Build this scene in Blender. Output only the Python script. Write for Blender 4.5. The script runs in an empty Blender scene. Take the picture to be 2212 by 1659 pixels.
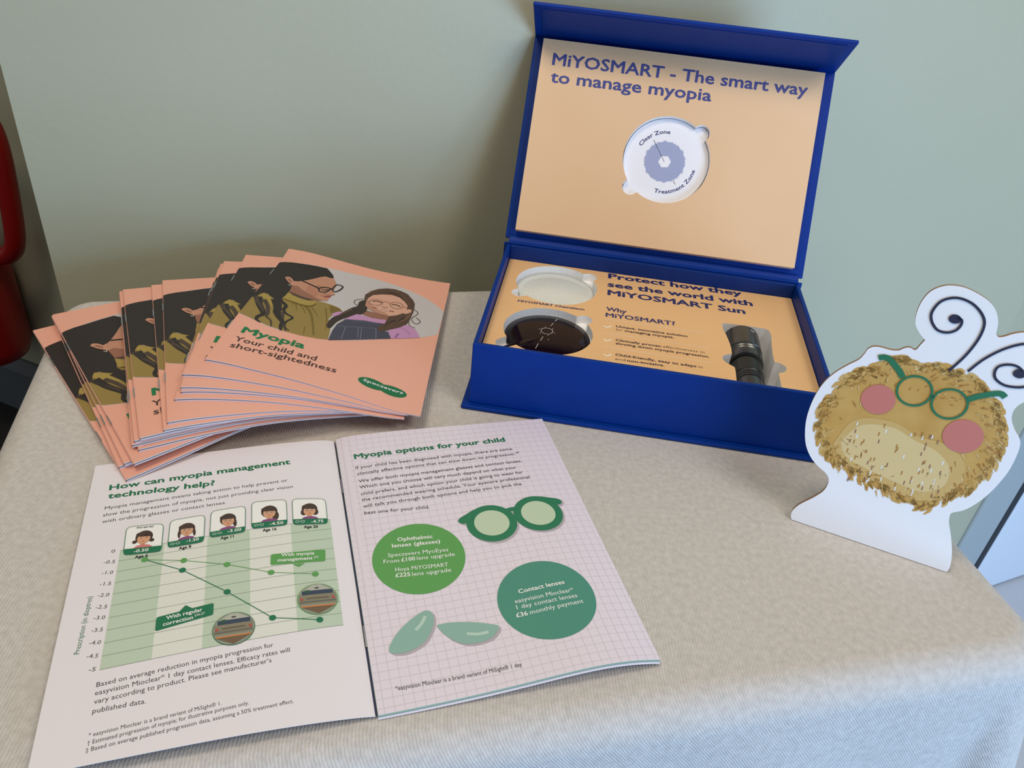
import bpy, bmesh, math, random
from mathutils import Vector, Matrix
from mathutils.geometry import tessellate_polygon
random.seed(7)
sc = bpy.context.scene
C = sc.collection

# ------------------------------------------------------------------ camera
PW, PH = 2212.0, 1659.0
FPX, PITCH, ROLL, CAMH = 1745.7, 0.6029, 0.1066, 0.3558
FW = Vector((0, math.cos(PITCH), -math.sin(PITCH)))
_r = Vector((1, 0, 0)); _u = Vector((0, math.sin(PITCH), math.cos(PITCH)))
RT = math.cos(ROLL) * _r + math.sin(ROLL) * _u
UP = -math.sin(ROLL) * _r + math.cos(ROLL) * _u
EYE = Vector((0, 0, CAMH))
cd = bpy.data.cameras.new('camera'); cam = bpy.data.objects.new('camera', cd); C.objects.link(cam)
cd.sensor_width = 36.0; cd.lens = FPX / PW * 36.0; cd.clip_start = 0.01; cd.clip_end = 50
cam.matrix_world = Matrix(((RT.x, UP.x, -FW.x, EYE.x), (RT.y, UP.y, -FW.y, EYE.y), (RT.z, UP.z, -FW.z, EYE.z), (0, 0, 0, 1)))
sc.camera = cam

# ------------------------------------------------------------------ light
sc.view_settings.view_transform = 'Standard'
sc.view_settings.look = 'None'
sc.view_settings.exposure = 0.0
sc.view_settings.gamma = 1.0
sc.view_settings.use_curve_mapping = False
w = bpy.data.worlds.new('room_light'); sc.world = w; w.use_nodes = True
w.node_tree.nodes['Background'].inputs[0].default_value = (0.80, 0.83, 0.85, 1)
w.node_tree.nodes['Background'].inputs[1].default_value = 0.28

def area(name, loc, target, sx, sy, power, col):
    l = bpy.data.lights.new(name, 'AREA'); l.shape = 'RECTANGLE'; l.size = sx; l.size_y = sy
    l.energy = power; l.color = col
    o = bpy.data.objects.new(name, l); C.objects.link(o); o.location = loc
    o.rotation_euler = (Vector(target) - Vector(loc)).to_track_quat('-Z', 'Y').to_euler()
    return o
area('window_daylight', (1.35, -1.0, 0.05), (0.2, 0.45, -0.05), 1.1, 1.1, 37, (0.38, 0.63, 1.0))
area('ceiling_panel_warm', (-0.45, 0.15, 1.65), (-0.1, 0.5, 0.0), 0.5, 0.5, 11, (1.0, 0.86, 0.69))
area('ceiling_panel_far', (0.9, -0.2, 1.6), (0.1, 0.5, 0.0), 0.6, 0.6, 9.5, (1.0, 0.90, 0.78))

# ------------------------------------------------------------------ materials
def lin(c):
    return tuple((x / 255 / 12.92 if x / 255 <= 0.04045 else ((x / 255 + 0.055) / 1.055) ** 2.4) for x in c) + (1.0,)
_m = {}
def mat(c, rough=0.5, metal=0.0, spec=0.5, name=None, coat=0.0):
    key = (tuple(c), rough, metal, spec, coat)
    if key in _m: return _m[key]
    m = bpy.data.materials.new(name or 'colour_%d_%d_%d' % tuple(c)); m.use_nodes = True
    b = m.node_tree.nodes['Principled BSDF']
    b.inputs['Base Color'].default_value = lin(c); b.inputs['Roughness'].default_value = rough
    b.inputs['Metallic'].default_value = metal; b.inputs['Specular IOR Level'].default_value = spec
    b.inputs['Coat Weight'].default_value = coat
    _m[key] = m
    return m
def noisy(name, c1, c2, scale, rough, bump=0.0, bscale=None, detail=4.0, spec=0.3, weave=0.0, wscale=900.0, rot=0.0, bdist=0.001):
    m = bpy.data.materials.new(name); m.use_nodes = True; nt = m.node_tree; N = nt.nodes; L = nt.links
    b = N['Principled BSDF']; b.inputs['Roughness'].default_value = rough; b.inputs['Specular IOR Level'].default_value = spec
    tc = N.new('ShaderNodeTexCoord')
    n = N.new('ShaderNodeTexNoise'); n.inputs['Scale'].default_value = scale; n.inputs['Detail'].default_value = detail
    L.new(tc.outputs['Object'], n.inputs['Vector'])
    r = N.new('ShaderNodeValToRGB'); r.color_ramp.elements[0].color = lin(c1); r.color_ramp.elements[1].color = lin(c2)
    r.color_ramp.elements[0].position = 0.3; r.color_ramp.elements[1].position = 0.7
    L.new(n.outputs['Fac'], r.inputs['Fac']); L.new(r.outputs['Color'], b.inputs['Base Color'])
    if bump:
        n2 = N.new('ShaderNodeTexNoise'); n2.inputs['Scale'].default_value = bscale or scale; n2.inputs['Detail'].default_value = 3
        L.new(tc.outputs['Object'], n2.inputs['Vector'])
        h = n2.outputs['Fac']
        if weave:
            mp = N.new('ShaderNodeMapping'); mp.inputs['Rotation'].default_value = (0, 0, rot)
            L.new(tc.outputs['Object'], mp.inputs['Vector'])
            wv = N.new('ShaderNodeTexWave'); wv.wave_type = 'BANDS'; wv.bands_direction = 'DIAGONAL'
            wv.inputs['Scale'].default_value = wscale; wv.inputs['Distortion'].default_value = 2.5
            wv.inputs['Detail'].default_value = 2; wv.inputs['Detail Scale'].default_value = 1.5
            L.new(mp.outputs['Vector'], wv.inputs['Vector'])
            mx = N.new('ShaderNodeMath'); mx.operation = 'MULTIPLY_ADD'; mx.inputs[1].default_value = weave
            L.new(wv.outputs['Fac'], mx.inputs[0]); L.new(h, mx.inputs[2]); h = mx.outputs[0]
        bp = N.new('ShaderNodeBump'); bp.inputs['Strength'].default_value = bump; bp.inputs['Distance'].default_value = bdist
        L.new(h, bp.inputs['Height']); L.new(bp.outputs['Normal'], b.inputs['Normal'])
    return m
M_WALL = noisy('painted_plaster', (180, 179, 153), (186, 185, 159), 3, 0.42, 0.25, 160, spec=0.4, bdist=0.0006)
M_CLOTH = noisy('woven_cloth', (190, 185, 179), (206, 201, 195), 260, 0.9, 0.4, 900, spec=0.15, weave=0.9, wscale=260, rot=0.7, bdist=0.0006)
M_CARPET = noisy('dark_carpet', (40, 40, 40), (58, 57, 55), 300, 0.95, 0.6, 500, spec=0.1)
M_VINYL = noisy('pale_floor', (196, 200, 206), (206, 209, 214), 4, 0.3, 0.0)
M_SKIRT = mat((170, 176, 178), 0.4, name='skirting_paint')
M_BLUE = noisy('blue_box_paper', (0, 46, 128), (2, 50, 134), 40, 0.45, 0.08, 900, spec=0.15, bdist=0.0003)
M_BLUEIN = mat((6, 46, 118), 0.5, 0.0, 0.25, name='blue_lining')
M_TAN = noisy('tan_card', (224, 184, 142), (228, 189, 148), 12, 0.42, spec=0.4)
M_TANIN = noisy('tan_tray_card', (232, 186, 132), (236, 191, 137), 12, 0.42, spec=0.4)
M_FOAM = noisy('white_foam', (240, 240, 242), (250, 250, 250), 500, 0.7, 0.3, 900, bdist=0.0003)
PAGE = (231, 226, 231); M_PAGE = mat(PAGE, 0.42, name='white_paper')
M_PAGER = mat((227, 218, 230), 0.42, name='lilac_paper')
M_PINK = mat((232, 170, 148), 0.4, name='pink_cover')
M_STEEL = mat((200, 200, 205), 0.3, 1.0, name='staple_steel')

# ------------------------------------------------------------------ helpers
def tag(o, label=None, cat=None, group=None, kind=None):
    if label: o['label'] = label
    if cat: o['category'] = cat
    if group: o['group'] = group
    if kind: o['kind'] = kind
    return o
def empty(name, loc=(0, 0, 0)):
    o = bpy.data.objects.new(name, None); C.objects.link(o); o.location = loc; o.empty_display_size = 0.02
    return o
def link(name, me, parent=None):
    o = bpy.data.objects.new(name, me); C.objects.link(o)
    if parent:
        o.parent = parent
        o.matrix_parent_inverse = Matrix.Translation(parent_loc(parent)).inverted()
    return o
def parent_loc(p):                             # only Empties are moved; meshes keep world coordinates
    return Vector(p.location) if p.type == 'EMPTY' else Vector((0, 0, 0))
def mesh(name, verts, faces, mats, parent=None, smooth=False, midx=None):
    me = bpy.data.meshes.new(name); me.from_pydata([tuple(v) for v in verts], [], faces)
    for m in (mats if isinstance(mats, (list, tuple)) else [mats]): me.materials.append(m)
    if midx: me.polygons.foreach_set('material_index', midx)
    if smooth: me.polygons.foreach_set('use_smooth', [True] * len(me.polygons))
    me.update()
    return link(name, me, parent)
def bevel_obj(o, w, seg=2):
    b = o.modifiers.new('bevel', 'BEVEL'); b.width = w; b.segments = seg; b.limit_method = 'ANGLE'
    return o
def fixn(o):
    bm = bmesh.new(); bm.from_mesh(o.data); bmesh.ops.recalc_face_normals(bm, faces=bm.faces); bm.to_mesh(o.data); bm.free()
    return o
BOXF = [(0, 3, 2, 1), (4, 5, 6, 7), (0, 1, 5, 4), (1, 2, 6, 5), (2, 3, 7, 6), (3, 0, 4, 7)]
def ray(px):
    return FW + RT * ((px[0] - PW / 2) / FPX) - UP * ((px[1] - PH / 2) / FPX)
def atz(px, z):
    d = ray(px); return EYE + d * ((z - EYE.z) / d.z)

class Flat:                                     # a flat printed surface
    curved = False
    def __init__(s, O, U, V):
        s.O = Vector(O); s.U = Vector(U).normalized(); s.V = Vector(V).normalized(); s.N = s.U.cross(s.V).normalized()
    def pt(s, u, v, l=0.0): return s.O + s.U * u + s.V * v + s.N * l
    def inv(s, px):
        d = ray(px); k = (s.O - EYE).dot(s.N) / d.dot(s.N); q = EYE + d * k - s.O
        return (q.dot(s.U), q.dot(s.V))
class Drape:                                    # a sheet lying on the table, z given by a function of u, v
    curved = True
    def __init__(s, O, ang, zf, skew=0.0):
        s.O = Vector((O[0], O[1])); s.a = (math.cos(ang + skew), math.sin(ang + skew)); s.b = (-math.sin(ang), math.cos(ang)); s.zf = zf
        s.det = s.a[0] * s.b[1] - s.a[1] * s.b[0]
    def xy(s, u, v): return (s.O.x + s.a[0] * u + s.b[0] * v, s.O.y + s.a[1] * u + s.b[1] * v)
    def uv(s, x, y):
        x -= s.O.x; y -= s.O.y
        return ((x * s.b[1] - y * s.b[0]) / s.det, (s.a[0] * y - s.a[1] * x) / s.det)
    def pt(s, u, v, l=0.0):
        x, y = s.xy(u, v); return Vector((x, y, s.zf(u, v, x, y) + l))
    def inv(s, px):
        z = 0.01
        for _ in range(14):
            q = atz(px, z); u, v = s.uv(q.x, q.y); z = 0.5 * z + 0.5 * s.zf(u, v, q.x, q.y)
        return (u, v)

def slab(name, S, u0, u1, v0, v1, nu, nv, l0, l1, mats, parent, side=0, thick=None):
    """sheet between lifts l0 (bottom) and l1 (top); mats[0] top/bottom, mats[side] edges"""
    V = []; F = []; MI = []
    n = (nu + 1) * (nv + 1)
    for lay in (l0, l1):
        for j in range(nv + 1):
            for i in range(nu + 1):
                u = u0 + (u1 - u0) * i / nu; v = v0 + (v1 - v0) * j / nv
                l = lay
                if thick: l = lay * thick(u, v)
                V.append(S.pt(u, v, l))
    for j in range(nv):
        for i in range(nu):
            a = j * (nu + 1) + i; b = a + 1; c = b + nu + 1; d = a + nu + 1
            F.append((a, d, c, b)); MI.append(0)
            F.append((a + n, b + n, c + n, d + n)); MI.append(0)
    ring = [i for i in range(nu)] + [nu + j * (nu + 1) for j in range(nv)] + [nv * (nu + 1) + i for i in range(nu, 0, -1)] + [j * (nu + 1) for j in range(nv, 0, -1)]
    for k in range(len(ring)):
        a, b = ring[k], ring[(k + 1) % len(ring)]
        F.append((a, b, b + n, a + n)); MI.append(side)
    return mesh(name, V, F, mats, parent, False, MI)

# ---- print: flat shapes in surface coordinates
_tc = {}
def glyphs(s, bold):
    k = (s, bold)
    if k not in _tc:
        cu = bpy.data.curves.new('t', 'FONT'); cu.body = s; cu.size = 1.0; cu.resolution_u = 2
        ob = bpy.data.objects.new('t', cu)
        me = bpy.data.meshes.new_from_object(ob)
        V = [(v.co.x, v.co.y) for v in me.vertices]; F = [tuple(p.vertices) for p in me.polygons]
        bpy.data.objects.remove(ob); bpy.data.curves.remove(cu); bpy.data.meshes.remove(me)
        V = [(x, y, 0.0) for x, y in V]
        if bold:                                 # heavier strokes: the outline repeated round a small circle, a hair apart in height
            n = len(V); V2, F2 = [], []
            for q in range(6):
                a = math.pi * q / 3 + 0.2; o = q * n
                V2 += [(x + bold * math.cos(a), y + bold * math.sin(a), q * 0.000009) for x, y, _ in V]; F2 += [tuple(i + o for i in f) for f in F]
            V, F = V2, F2
        _tc[k] = (V, F)
    return _tc[k]
CAP = max(v[1] for v in glyphs('H', 0.0)[0])
def sub2(a, b): return (a[0] - b[0], a[1] - b[1])
class Print:
    def __init__(s, S, maxe=0.006):
        s.S = S; s.V = []; s.F = []; s.M = []; s.mats = []; s.maxe = maxe; s.layer = 1
    def mi(s, m):
        if m not in s.mats: s.mats.append(m)
        return s.mats.index(m)
    def _tri(s, a, b, c, m, l, out, depth=0):
        if s.S.curved and depth < 14:
            e = [(math.dist(a, b), 0), (math.dist(b, c), 1), (math.dist(c, a), 2)]; mx = max(e)
            if mx[0] > s.maxe:
                if mx[1] == 0: p = ((a[0] + b[0]) / 2, (a[1] + b[1]) / 2); s._tri(a, p, c, m, l, out, depth + 1); s._tri(p, b, c, m, l, out, depth + 1)
                elif mx[1] == 1: p = ((b[0] + c[0]) / 2, (b[1] + c[1]) / 2); s._tri(a, b, p, m, l, out, depth + 1); s._tri(a, p, c, m, l, out, depth + 1)
                else: p = ((c[0] + a[0]) / 2, (c[1] + a[1]) / 2); s._tri(a, b, p, m, l, out, depth + 1); s._tri(p, b, c, m, l, out, depth + 1)
                return
        n = len(s.V)
        s.V += [(a[0], a[1], l), (b[0], b[1], l), (c[0], c[1], l)]
        ar = (b[0] - a[0]) * (c[1] - a[1]) - (b[1] - a[1]) * (c[0] - a[0])
        s.F.append((n, n + 1, n + 2) if ar > 0 else (n, n + 2, n + 1)); s.M.append(m)
    def poly(s, P, m, layer=None, holes=()):
        l = (layer if layer is not None else s.layer) * 0.00006
        loops = [[Vector((p[0], p[1], 0)) for p in P]] + [[Vector((p[0], p[1], 0)) for p in h] for h in holes]
        flat = [q for lp in loops for q in lp]; k = s.mi(m)
        for t in tessellate_polygon(loops):
            s._tri(*[(flat[i].x, flat[i].y) for i in t], k, l, None)
    def px(s, P, m, layer=None, f=None):
        s.poly([s.S.inv(f(p) if f else p) for p in P], m, layer)
    def circle(s, c, r, m, layer=None, ry=None, ang=0.0, n=40):
        ry = ry or r; ca, sa = math.cos(ang), math.sin(ang)
        s.poly([(c[0] + ca * r * math.cos(t) - sa * ry * math.sin(t), c[1] + sa * r * math.cos(t) + ca * ry * math.sin(t)) for t in [2 * math.pi * i / n for i in range(n)]], m, layer)
    def ring(s, c, r, wd, m, layer=None, ry=None, n=40, ang=0.0):
        ry = ry or r; ca, sa = math.cos(ang), math.sin(ang)
        E = lambda a, b: [(c[0] + ca * a * math.cos(t) - sa * b * math.sin(t), c[1] + sa * a * math.cos(t) + ca * b * math.sin(t)) for t in [2 * math.pi * i / n for i in range(n)]]
        o, i_ = E(r + wd / 2, ry + wd / 2), E(r - wd / 2, ry - wd / 2)
        for k in range(n):
            j = (k + 1) % n; s.poly([o[k], o[j], i_[j], i_[k]], m, layer)
    def stroke(s, P, wd, m, layer=None, closed=False, taper=None):
        n = len(P)
        L_, R_ = [], []
        for i in range(n):
            a = P[(i - 1) % n] if (closed or i > 0) else P[i]; b = P[(i + 1) % n] if (closed or i < n - 1) else P[i]
            d = sub2(b, a); q = math.hypot(*d) or 1e-9; nx, ny = -d[1] / q, d[0] / q
            hw = wd / 2 * (taper(i / (n - 1)) if taper else 1)
            L_.append((P[i][0] + nx * hw, P[i][1] + ny * hw)); R_.append((P[i][0] - nx * hw, P[i][1] - ny * hw))
        for i in range(n if closed else n - 1):
            j = (i + 1) % n; s.poly([R_[i], R_[j], L_[j], L_[i]], m, layer)
    def text(s, st, pl, pr, cap, m, bold=0.0, layer=None, uv=False, arc=None):
        a = pl if uv else s.S.inv(pl); b = pr if uv else s.S.inv(pr)
        V, F = glyphs(st, bold)
        x0 = min(v[0] for v in V); x1 = max(v[0] for v in V)
        d = sub2(b, a); q = math.hypot(*d); ux, uy = d[0] / q, d[1] / q
        if isinstance(cap, tuple):               # a pixel on the cap line
            t = s.S.inv(cap); cap = abs(-(t[0] - a[0]) * uy + (t[1] - a[1]) * ux)
        kx = q / (x1 - x0); ky = cap / CAP; l = (layer if layer is not None else s.layer) * 0.00006
        n = len(s.V); k = s.mi(m)
        for x, y, e in V:
            X = (x - x0) * kx; Y = y * ky
            s.V.append((a[0] + ux * X - uy * Y, a[1] + uy * X + ux * Y, l + e))
        for f in F: s.F.append(tuple(i + n for i in f)); s.M.append(k)
    def arctext(s, st, c, r, t0, t1, cap, m, bold=0.0, inside=False, layer=None):
        """text along an arc about c from angle t0 to t1"""
        V, F = glyphs(st, bold); x0 = min(v[0] for v in V); x1 = max(v[0] for v in V); ky = cap / CAP
        l = (layer if layer is not None else s.layer) * 0.00006; n = len(s.V); k = s.mi(m)
        for x, y, e in V:
            t = t0 + (t1 - t0) * (x - x0) / (x1 - x0); rr = r + (-(y * ky) if inside else y * ky)
            s.V.append((c[0] + rr * math.cos(t), c[1] + rr * math.sin(t), l + e))
        for f in F: s.F.append(tuple(i + n for i in f)); s.M.append(k)
    def build(s, name, parent, S=None, thick=None, clip=None):
        S = S or s.S
        vs = []
        for u, v, l in s.V:
            if clip: u = min(max(u, clip[0]), clip[1]); v = min(max(v, clip[2]), clip[3])
            vs.append(S.pt(u, v, l + (thick(u, v) if thick else 0.0)))
        return mesh(name, vs, s.F, s.mats, parent, False, s.M)
def arc_pts(P, n=8):
    """Catmull-Rom through the points"""
    out = []
    for i in range(len(P) - 1):
        p0 = P[max(i - 1, 0)]; p1 = P[i]; p2 = P[i + 1]; p3 = P[min(i + 2, len(P) - 1)]
        for k in range(n):
            t = k / n
            out.append(tuple(0.5 * ((2 * p1[j]) + (-p0[j] + p2[j]) * t + (2 * p0[j] - 5 * p1[j] + 4 * p2[j] - p3[j]) * t * t + (-p0[j] + 3 * p1[j] - 3 * p2[j] + p3[j]) * t ** 3) for j in range(2)))
    out.append(tuple(P[-1]))
    return out
def crop(x0, y0, k): return lambda p: (x0 + p[0] * k, y0 + p[1] * k)
def sstep(a, b, x):
    t = min(max((x - a) / (b - a), 0.0), 1.0); return t * t * (3 - 2 * t)

# ------------------------------------------------------------------ room
WA = Vector((-0.38495, 0.57819, 0)); WT = Vector((0.96163, 0.27433, 0)); WN = Vector((0.27433, -0.96163, 0))   # table back edge, along, towards the room
FLOOR = -0.74
OFF = -0.074                                    # the wall stands this far behind the table edge
WP = WA + WN * OFF
def wall_hit(px):
    d = ray(px); k = (WP - EYE).dot(WN) / d.dot(WN); return EYE + d * k
cl = wall_hit((100, 520)); cr = wall_hit((2190, 690))
s_l = (cl - WP).dot(WT); s_r = (cr - WP).dot(WT)
def vwall(name, p, q, z0, z1, thick, m, away):
    p = Vector((p.x, p.y, 0)); q = Vector((q.x, q.y, 0)); a = away * thick
    V = [p + Vector((0, 0, z0)), q + Vector((0, 0, z0)), q + a + Vector((0, 0, z0)), p + a + Vector((0, 0, z0)),
         p + Vector((0, 0, z1)), q + Vector((0, 0, z1)), q + a + Vector((0, 0, z1)), p + a + Vector((0, 0, z1))]
    return fixn(mesh(name, V, BOXF, m))
L0 = WP + WT * s_l; R0 = WP + WT * s_r
tag(vwall('wall_back', L0, R0, FLOOR, 1.7, 0.10, M_WALL, -WN), 'sage green plastered wall behind the table', None, None, 'structure')
rd = Vector((math.cos(math.radians(26)), math.sin(math.radians(26)), 0)); rn = Vector((-rd.y, rd.x, 0))
def side_hit(px):                                # on the return wall beyond the right corner
    d = ray(px); k = (R0 - EYE).dot(rn) / d.dot(rn); q = EYE + d * k; return (q - R0).dot(rd)
k1, k2, k3 = side_hit((2078, 1159)), side_hit((2113, 1197)), side_hit((2120, 1205))
tag(vwall('wall_right', R0, R0 + rd * k1, FLOOR, 1.7, 0.10, M_WALL, rn), 'sage green return wall beside the pale door', None, None, 'structure')
door = tag(empty('door_1', R0 + rd * (k3 + 0.4) + Vector((0, 0, FLOOR))), 'pale door in a grey frame beyond the table', None, None, 'structure')
def dbox(name, a0, a1, o0, o1, z0, z1, m):
    V = [R0 * 1.0 + rd * a + rn * o + Vector((0, 0, z - R0.z)) for z in (z0, z1) for a, o in ((a0, o0), (a1, o0), (a1, o1), (a0, o1))]
    return bevel_obj(fixn(mesh(name, V, BOXF, m, door)), 0.006, 3)
dbox('door_frame', k1 + 0.001, k2, -0.006, 0.08, FLOOR, 1.6, mat((168, 178, 180), 0.4))
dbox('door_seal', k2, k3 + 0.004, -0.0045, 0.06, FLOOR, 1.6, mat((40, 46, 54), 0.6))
dbox('door_panel', k3 + 0.004, k3 + 0.8, -0.004, 0.05, FLOOR + 0.004, 1.6, mat((226, 234, 244), 0.4))
tag(vwall('wall_right', R0 + rd * (k3 + 0.81), R0 + rd * (k3 + 2.6), FLOOR, 1.7, 0.10, M_WALL, rn), 'sage green wall past the pale door', None, None, 'structure')
lq = Vector((-1.052, 1.333, 0)); ld = Vector((math.cos(math.radians(160)), math.sin(math.radians(160)), 0)); ln = Vector((ld.y, -ld.x, 0))
tag(vwall('wall_left', lq - ld * 1.3, lq + ld * 3.4, FLOOR, 1.7, 0.10, M_WALL, ln), 'dim green wall set back at left', None, None, 'structure')
# skirting boards
def skirting(name, p, q, out, m, h=0.11):
    z = FLOOR; prof = [(0, z), (0.016, z), (0.016, z + h * 0.8), (0.006, z + h), (0, z + h)]
    V = []
    for e in (p, q):
        for o, zz in prof: V.append(Vector((e.x, e.y, zz)) + out * (o + 0.0005))
    F = [tuple(range(4, -1, -1)), tuple(range(5, 10))] + [(i, (i + 1) % 5, (i + 1) % 5 + 5, i + 5) for i in range(5)]
    return tag(fixn(mesh(name, V, F, m)), None, None, None, 'structure')
skirting('baseboard_back', L0, R0, WN, M_SKIRT)
skirting('baseboard_left', lq - ld * 1.3, lq + ld * 3.4, -ln, mat((96, 100, 104), 0.5), 0.13)
# floor: dark carpet, pale vinyl at the right
fx = lambda s, d: WA + WT * s + WN * d
def floor_piece(name, c, m, z=FLOOR):
    V = [Vector((p.x, p.y, z)) for p in c] + [Vector((p.x, p.y, z - 0.02)) for p in c]
    return fixn(mesh(name, V, BOXF, m))
tag(floor_piece('floor', [fx(-3, 3), fx(0.35, 3), fx(0.35, -2), fx(-3, -2)], M_CARPET), 'dark carpet under the table', None, None, 'structure')
tag(floor_piece('floor', [fx(0.35, 3), fx(3.5, 3), fx(3.5, -2), fx(0.35, -2)], M_VINYL), 'pale floor beyond the right table edge', None, None, 'structure')

# ------------------------------------------------------------------ table and cloth
TW_, TD_ = 0.615, 0.458
tb = tag(empty('side_table', fx(TW_ / 2, TD_ / 2) + Vector((0, 0, FLOOR))), 'small table hidden beneath the cream cloth', 'table')
M_WOOD = noisy('table_wood', (120, 92, 66), (146, 114, 82), 14, 0.5)
c4 = [fx(0.026, 0.026), fx(TW_ - 0.026, 0.026), fx(TW_ - 0.026, TD_ - 0.026), fx(0.026, TD_ - 0.026)]
fixn(mesh('tabletop', [Vector((p.x, p.y, -0.028)) for p in c4] + [Vector((p.x, p.y, -0.003)) for p in c4], BOXF, M_WOOD, tb))
for a, b in ((0.05, 0.05), (TW_ - 0.05, 0.05), (TW_ - 0.05, TD_ - 0.05), (0.05, TD_ - 0.05)):
    q = [fx(a + i, b + j) for i, j in ((-.016, -.016), (.016, -.016), (.016, .016), (-.016, .016))]
    fixn(mesh('leg', [Vector((p.x, p.y, FLOOR)) for p in q] + [Vector((p.x, p.y, -0.028)) for p in q], BOXF, M_WOOD, tb))
def cloth():
    R = 0.02; RC = 0.03; n = 40
    per = []                                    # perimeter: (s, d, ns, nd, corner weight)
    def side(a, b, nrm, m):
        for i in range(m):
            t = i / m; per.append((a[0] + (b[0] - a[0]) * t, a[1] + (b[1] - a[1]) * t, nrm[0], nrm[1], 0.0, ))
    def corner(c, a0):
        for i in range(12):
            t = math.radians(a0 + 90 * i / 12); per.append((c[0] + RC * math.cos(t), c[1] + RC * math.sin(t), math.cos(t), math.sin(t), math.sin(math.pi * i / 12)))
    side((RC, 0), (TW_ - RC, 0), (0, -1), 60); corner((TW_ - RC, RC), -90)
    side((TW_, RC), (TW_, TD_ - RC), (1, 0), 48); corner((TW_ - RC, TD_ - RC), 0)
    side((TW_ - RC, TD_), (RC, TD_), (0, 1), 60); corner((RC, TD_ - RC), 90)
    side((0, TD_ - RC), (0, RC), (-1, 0), 48); corner((RC, RC), 180)
    N = len(per); V = []; F = []
    rings = [(-R, 0.0)] + [(-R + R * math.sin(math.radians(a)), -R + R * math.cos(math.radians(a))) for a in (15, 30, 45, 60, 75, 90)] + [(0, -R - 0.44 * (k / 16) ** 1.0) for k in range(1, 17)]
    for o, z in rings:
        dep = max(0.0, -z - R) / 0.44
        for i, (a, b, na, nb, cw) in enumerate(per):
            ang = i / N * 2 * math.pi
            f = dep ** 0.8 * (0.010 * math.sin(ang * 11 + 0.6) + 0.007 * math.sin(ang * 23 + 2.0 + 3 * dep) + 0.012)
            f += dep ** 0.9 * 0.07 * cw
            if nb < -0.5: f = 0.0                # the side against the wall hangs straight
            oo = o + f
            p = fx(a + na * oo, b + nb * oo); V.append((p.x, p.y, z))
    for k in range(len(rings) - 1):
        for i in range(N):
            j = (i + 1) % N; F.append((k * N + i, k * N + j, (k + 1) * N + j, (k + 1) * N + i))
    F.append(tuple(range(N)))
    o = fixn(mesh('tablecloth', V, F, M_CLOTH, None, True))
    o.data.polygons[len(F) - 1].use_smooth = False
    sm = o.modifiers.new('cloth_thickness', 'SOLIDIFY'); sm.thickness = 0.0012; sm.offset = -1
    return tag(o, 'cream woven cloth draped over the table under the brochures and box', 'tablecloth')
cloth()
Z0 = 0.0004

# ------------------------------------------------------------------ blue presentation box
BX, BY, BT = -0.0305, 0.4822, -0.0772
BW, BD, BH = 0.2539, 0.1720, 0.0541
bU = Vector((math.cos(BT), math.sin(BT), 0)); bV = Vector((-math.sin(BT), math.cos(BT), 0)); bZ = Vector((0, 0, 1))
BO = Vector((BX, BY, Z0))
def bp(x, y, z): return BO + bU * x + bV * y + bZ * z
box = tag(empty('presentation_box', bp(BW / 2, BD / 2, 0)), 'open blue lidded presentation box with tan inserts leaning against the wall', 'box')
def bbox(name, x0, x1, y0, y1, z0, z1, m, parent=box, bev=0.0008):
    V = [bp(x, y, z) for z in (z0, z1) for x, y in ((x0, y0), (x1, y0), (x1, y1), (x0, y1))]
    o = fixn(mesh(name, V, BOXF, m, parent))
    return bevel_obj(o, bev) if bev else o
T = 0.0035
bbox('base_board', -0.005, BW + 0.005, -0.005, BD + 0.004, 0.0, 0.003, M_BLUE, bev=0.0012)
bbox('front_panel', 0, BW, 0, T, 0.003, BH, M_BLUE)
bbox('side_panel', 0, T, T, BD, 0.003, BH, [M_BLUE])
bbox('side_panel', BW - T, BW, T, BD, 0.003, BH, [M_BLUE])
bbox('back_panel', T, BW - T, BD - T, BD, 0.003, BH, M_BLUEIN)
bbox('spine_board', -0.003, BW + 0.003, BD + 0.0015, BD + 0.004, 0.003, BH, M_BLUE)
# lid
PHI = 0.5751; LH = 0.179; LY, LZ = 0.1774, 0.0554
lV = bV * math.sin(PHI) + bZ * math.cos(PHI); lN = -bV * math.cos(PHI) + bZ * math.sin(PHI)
def lp(x, h, o): return bp(0, LY, LZ) + bU * x + lV * h + lN * o
def lbox(name, x0, x1, h0, h1, o0, o1, m, parent=box, bev=0.0008):
    V = [lp(x, h, o) for o in (o0, o1) for x, h in ((x0, h0), (x1, h0), (x1, h1), (x0, h1))]
    o = fixn(mesh(name, V, BOXF, m, parent))
    return bevel_obj(o, bev) if bev else o
lbox('lid_board', -0.003, BW + 0.003, 0.0015, LH, -0.003, 0.0, M_BLUE)
# folded hinge strips between tray and lid
V = []; prof = [(BD + 0.0005, BH - 0.002), (BD - 0.0005, BH + 0.0008), (LY - 0.003, LZ + 0.0008), (LY - 0.0006, LZ + 0.0032), (LY + 0.0018, LZ + 0.0042)]
for y, z in prof:
    for x in (0.001, BW - 0.001): V.append(bp(x, y, z))
o = mesh('hinge_strip', V, [(2 * i, 2 * i + 1, 2 * i + 3, 2 * i + 2) for i in range(len(prof) - 1)], M_BLUE, box)
sm = o.modifiers.new('t', 'SOLIDIFY'); sm.thickness = 0.0008
lbox('lid_edge_strip', 0.0006, BW - 0.0006, 0.0045, 0.0095, 0.0, 0.0012, M_BLUE, bev=0.0004)
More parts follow.
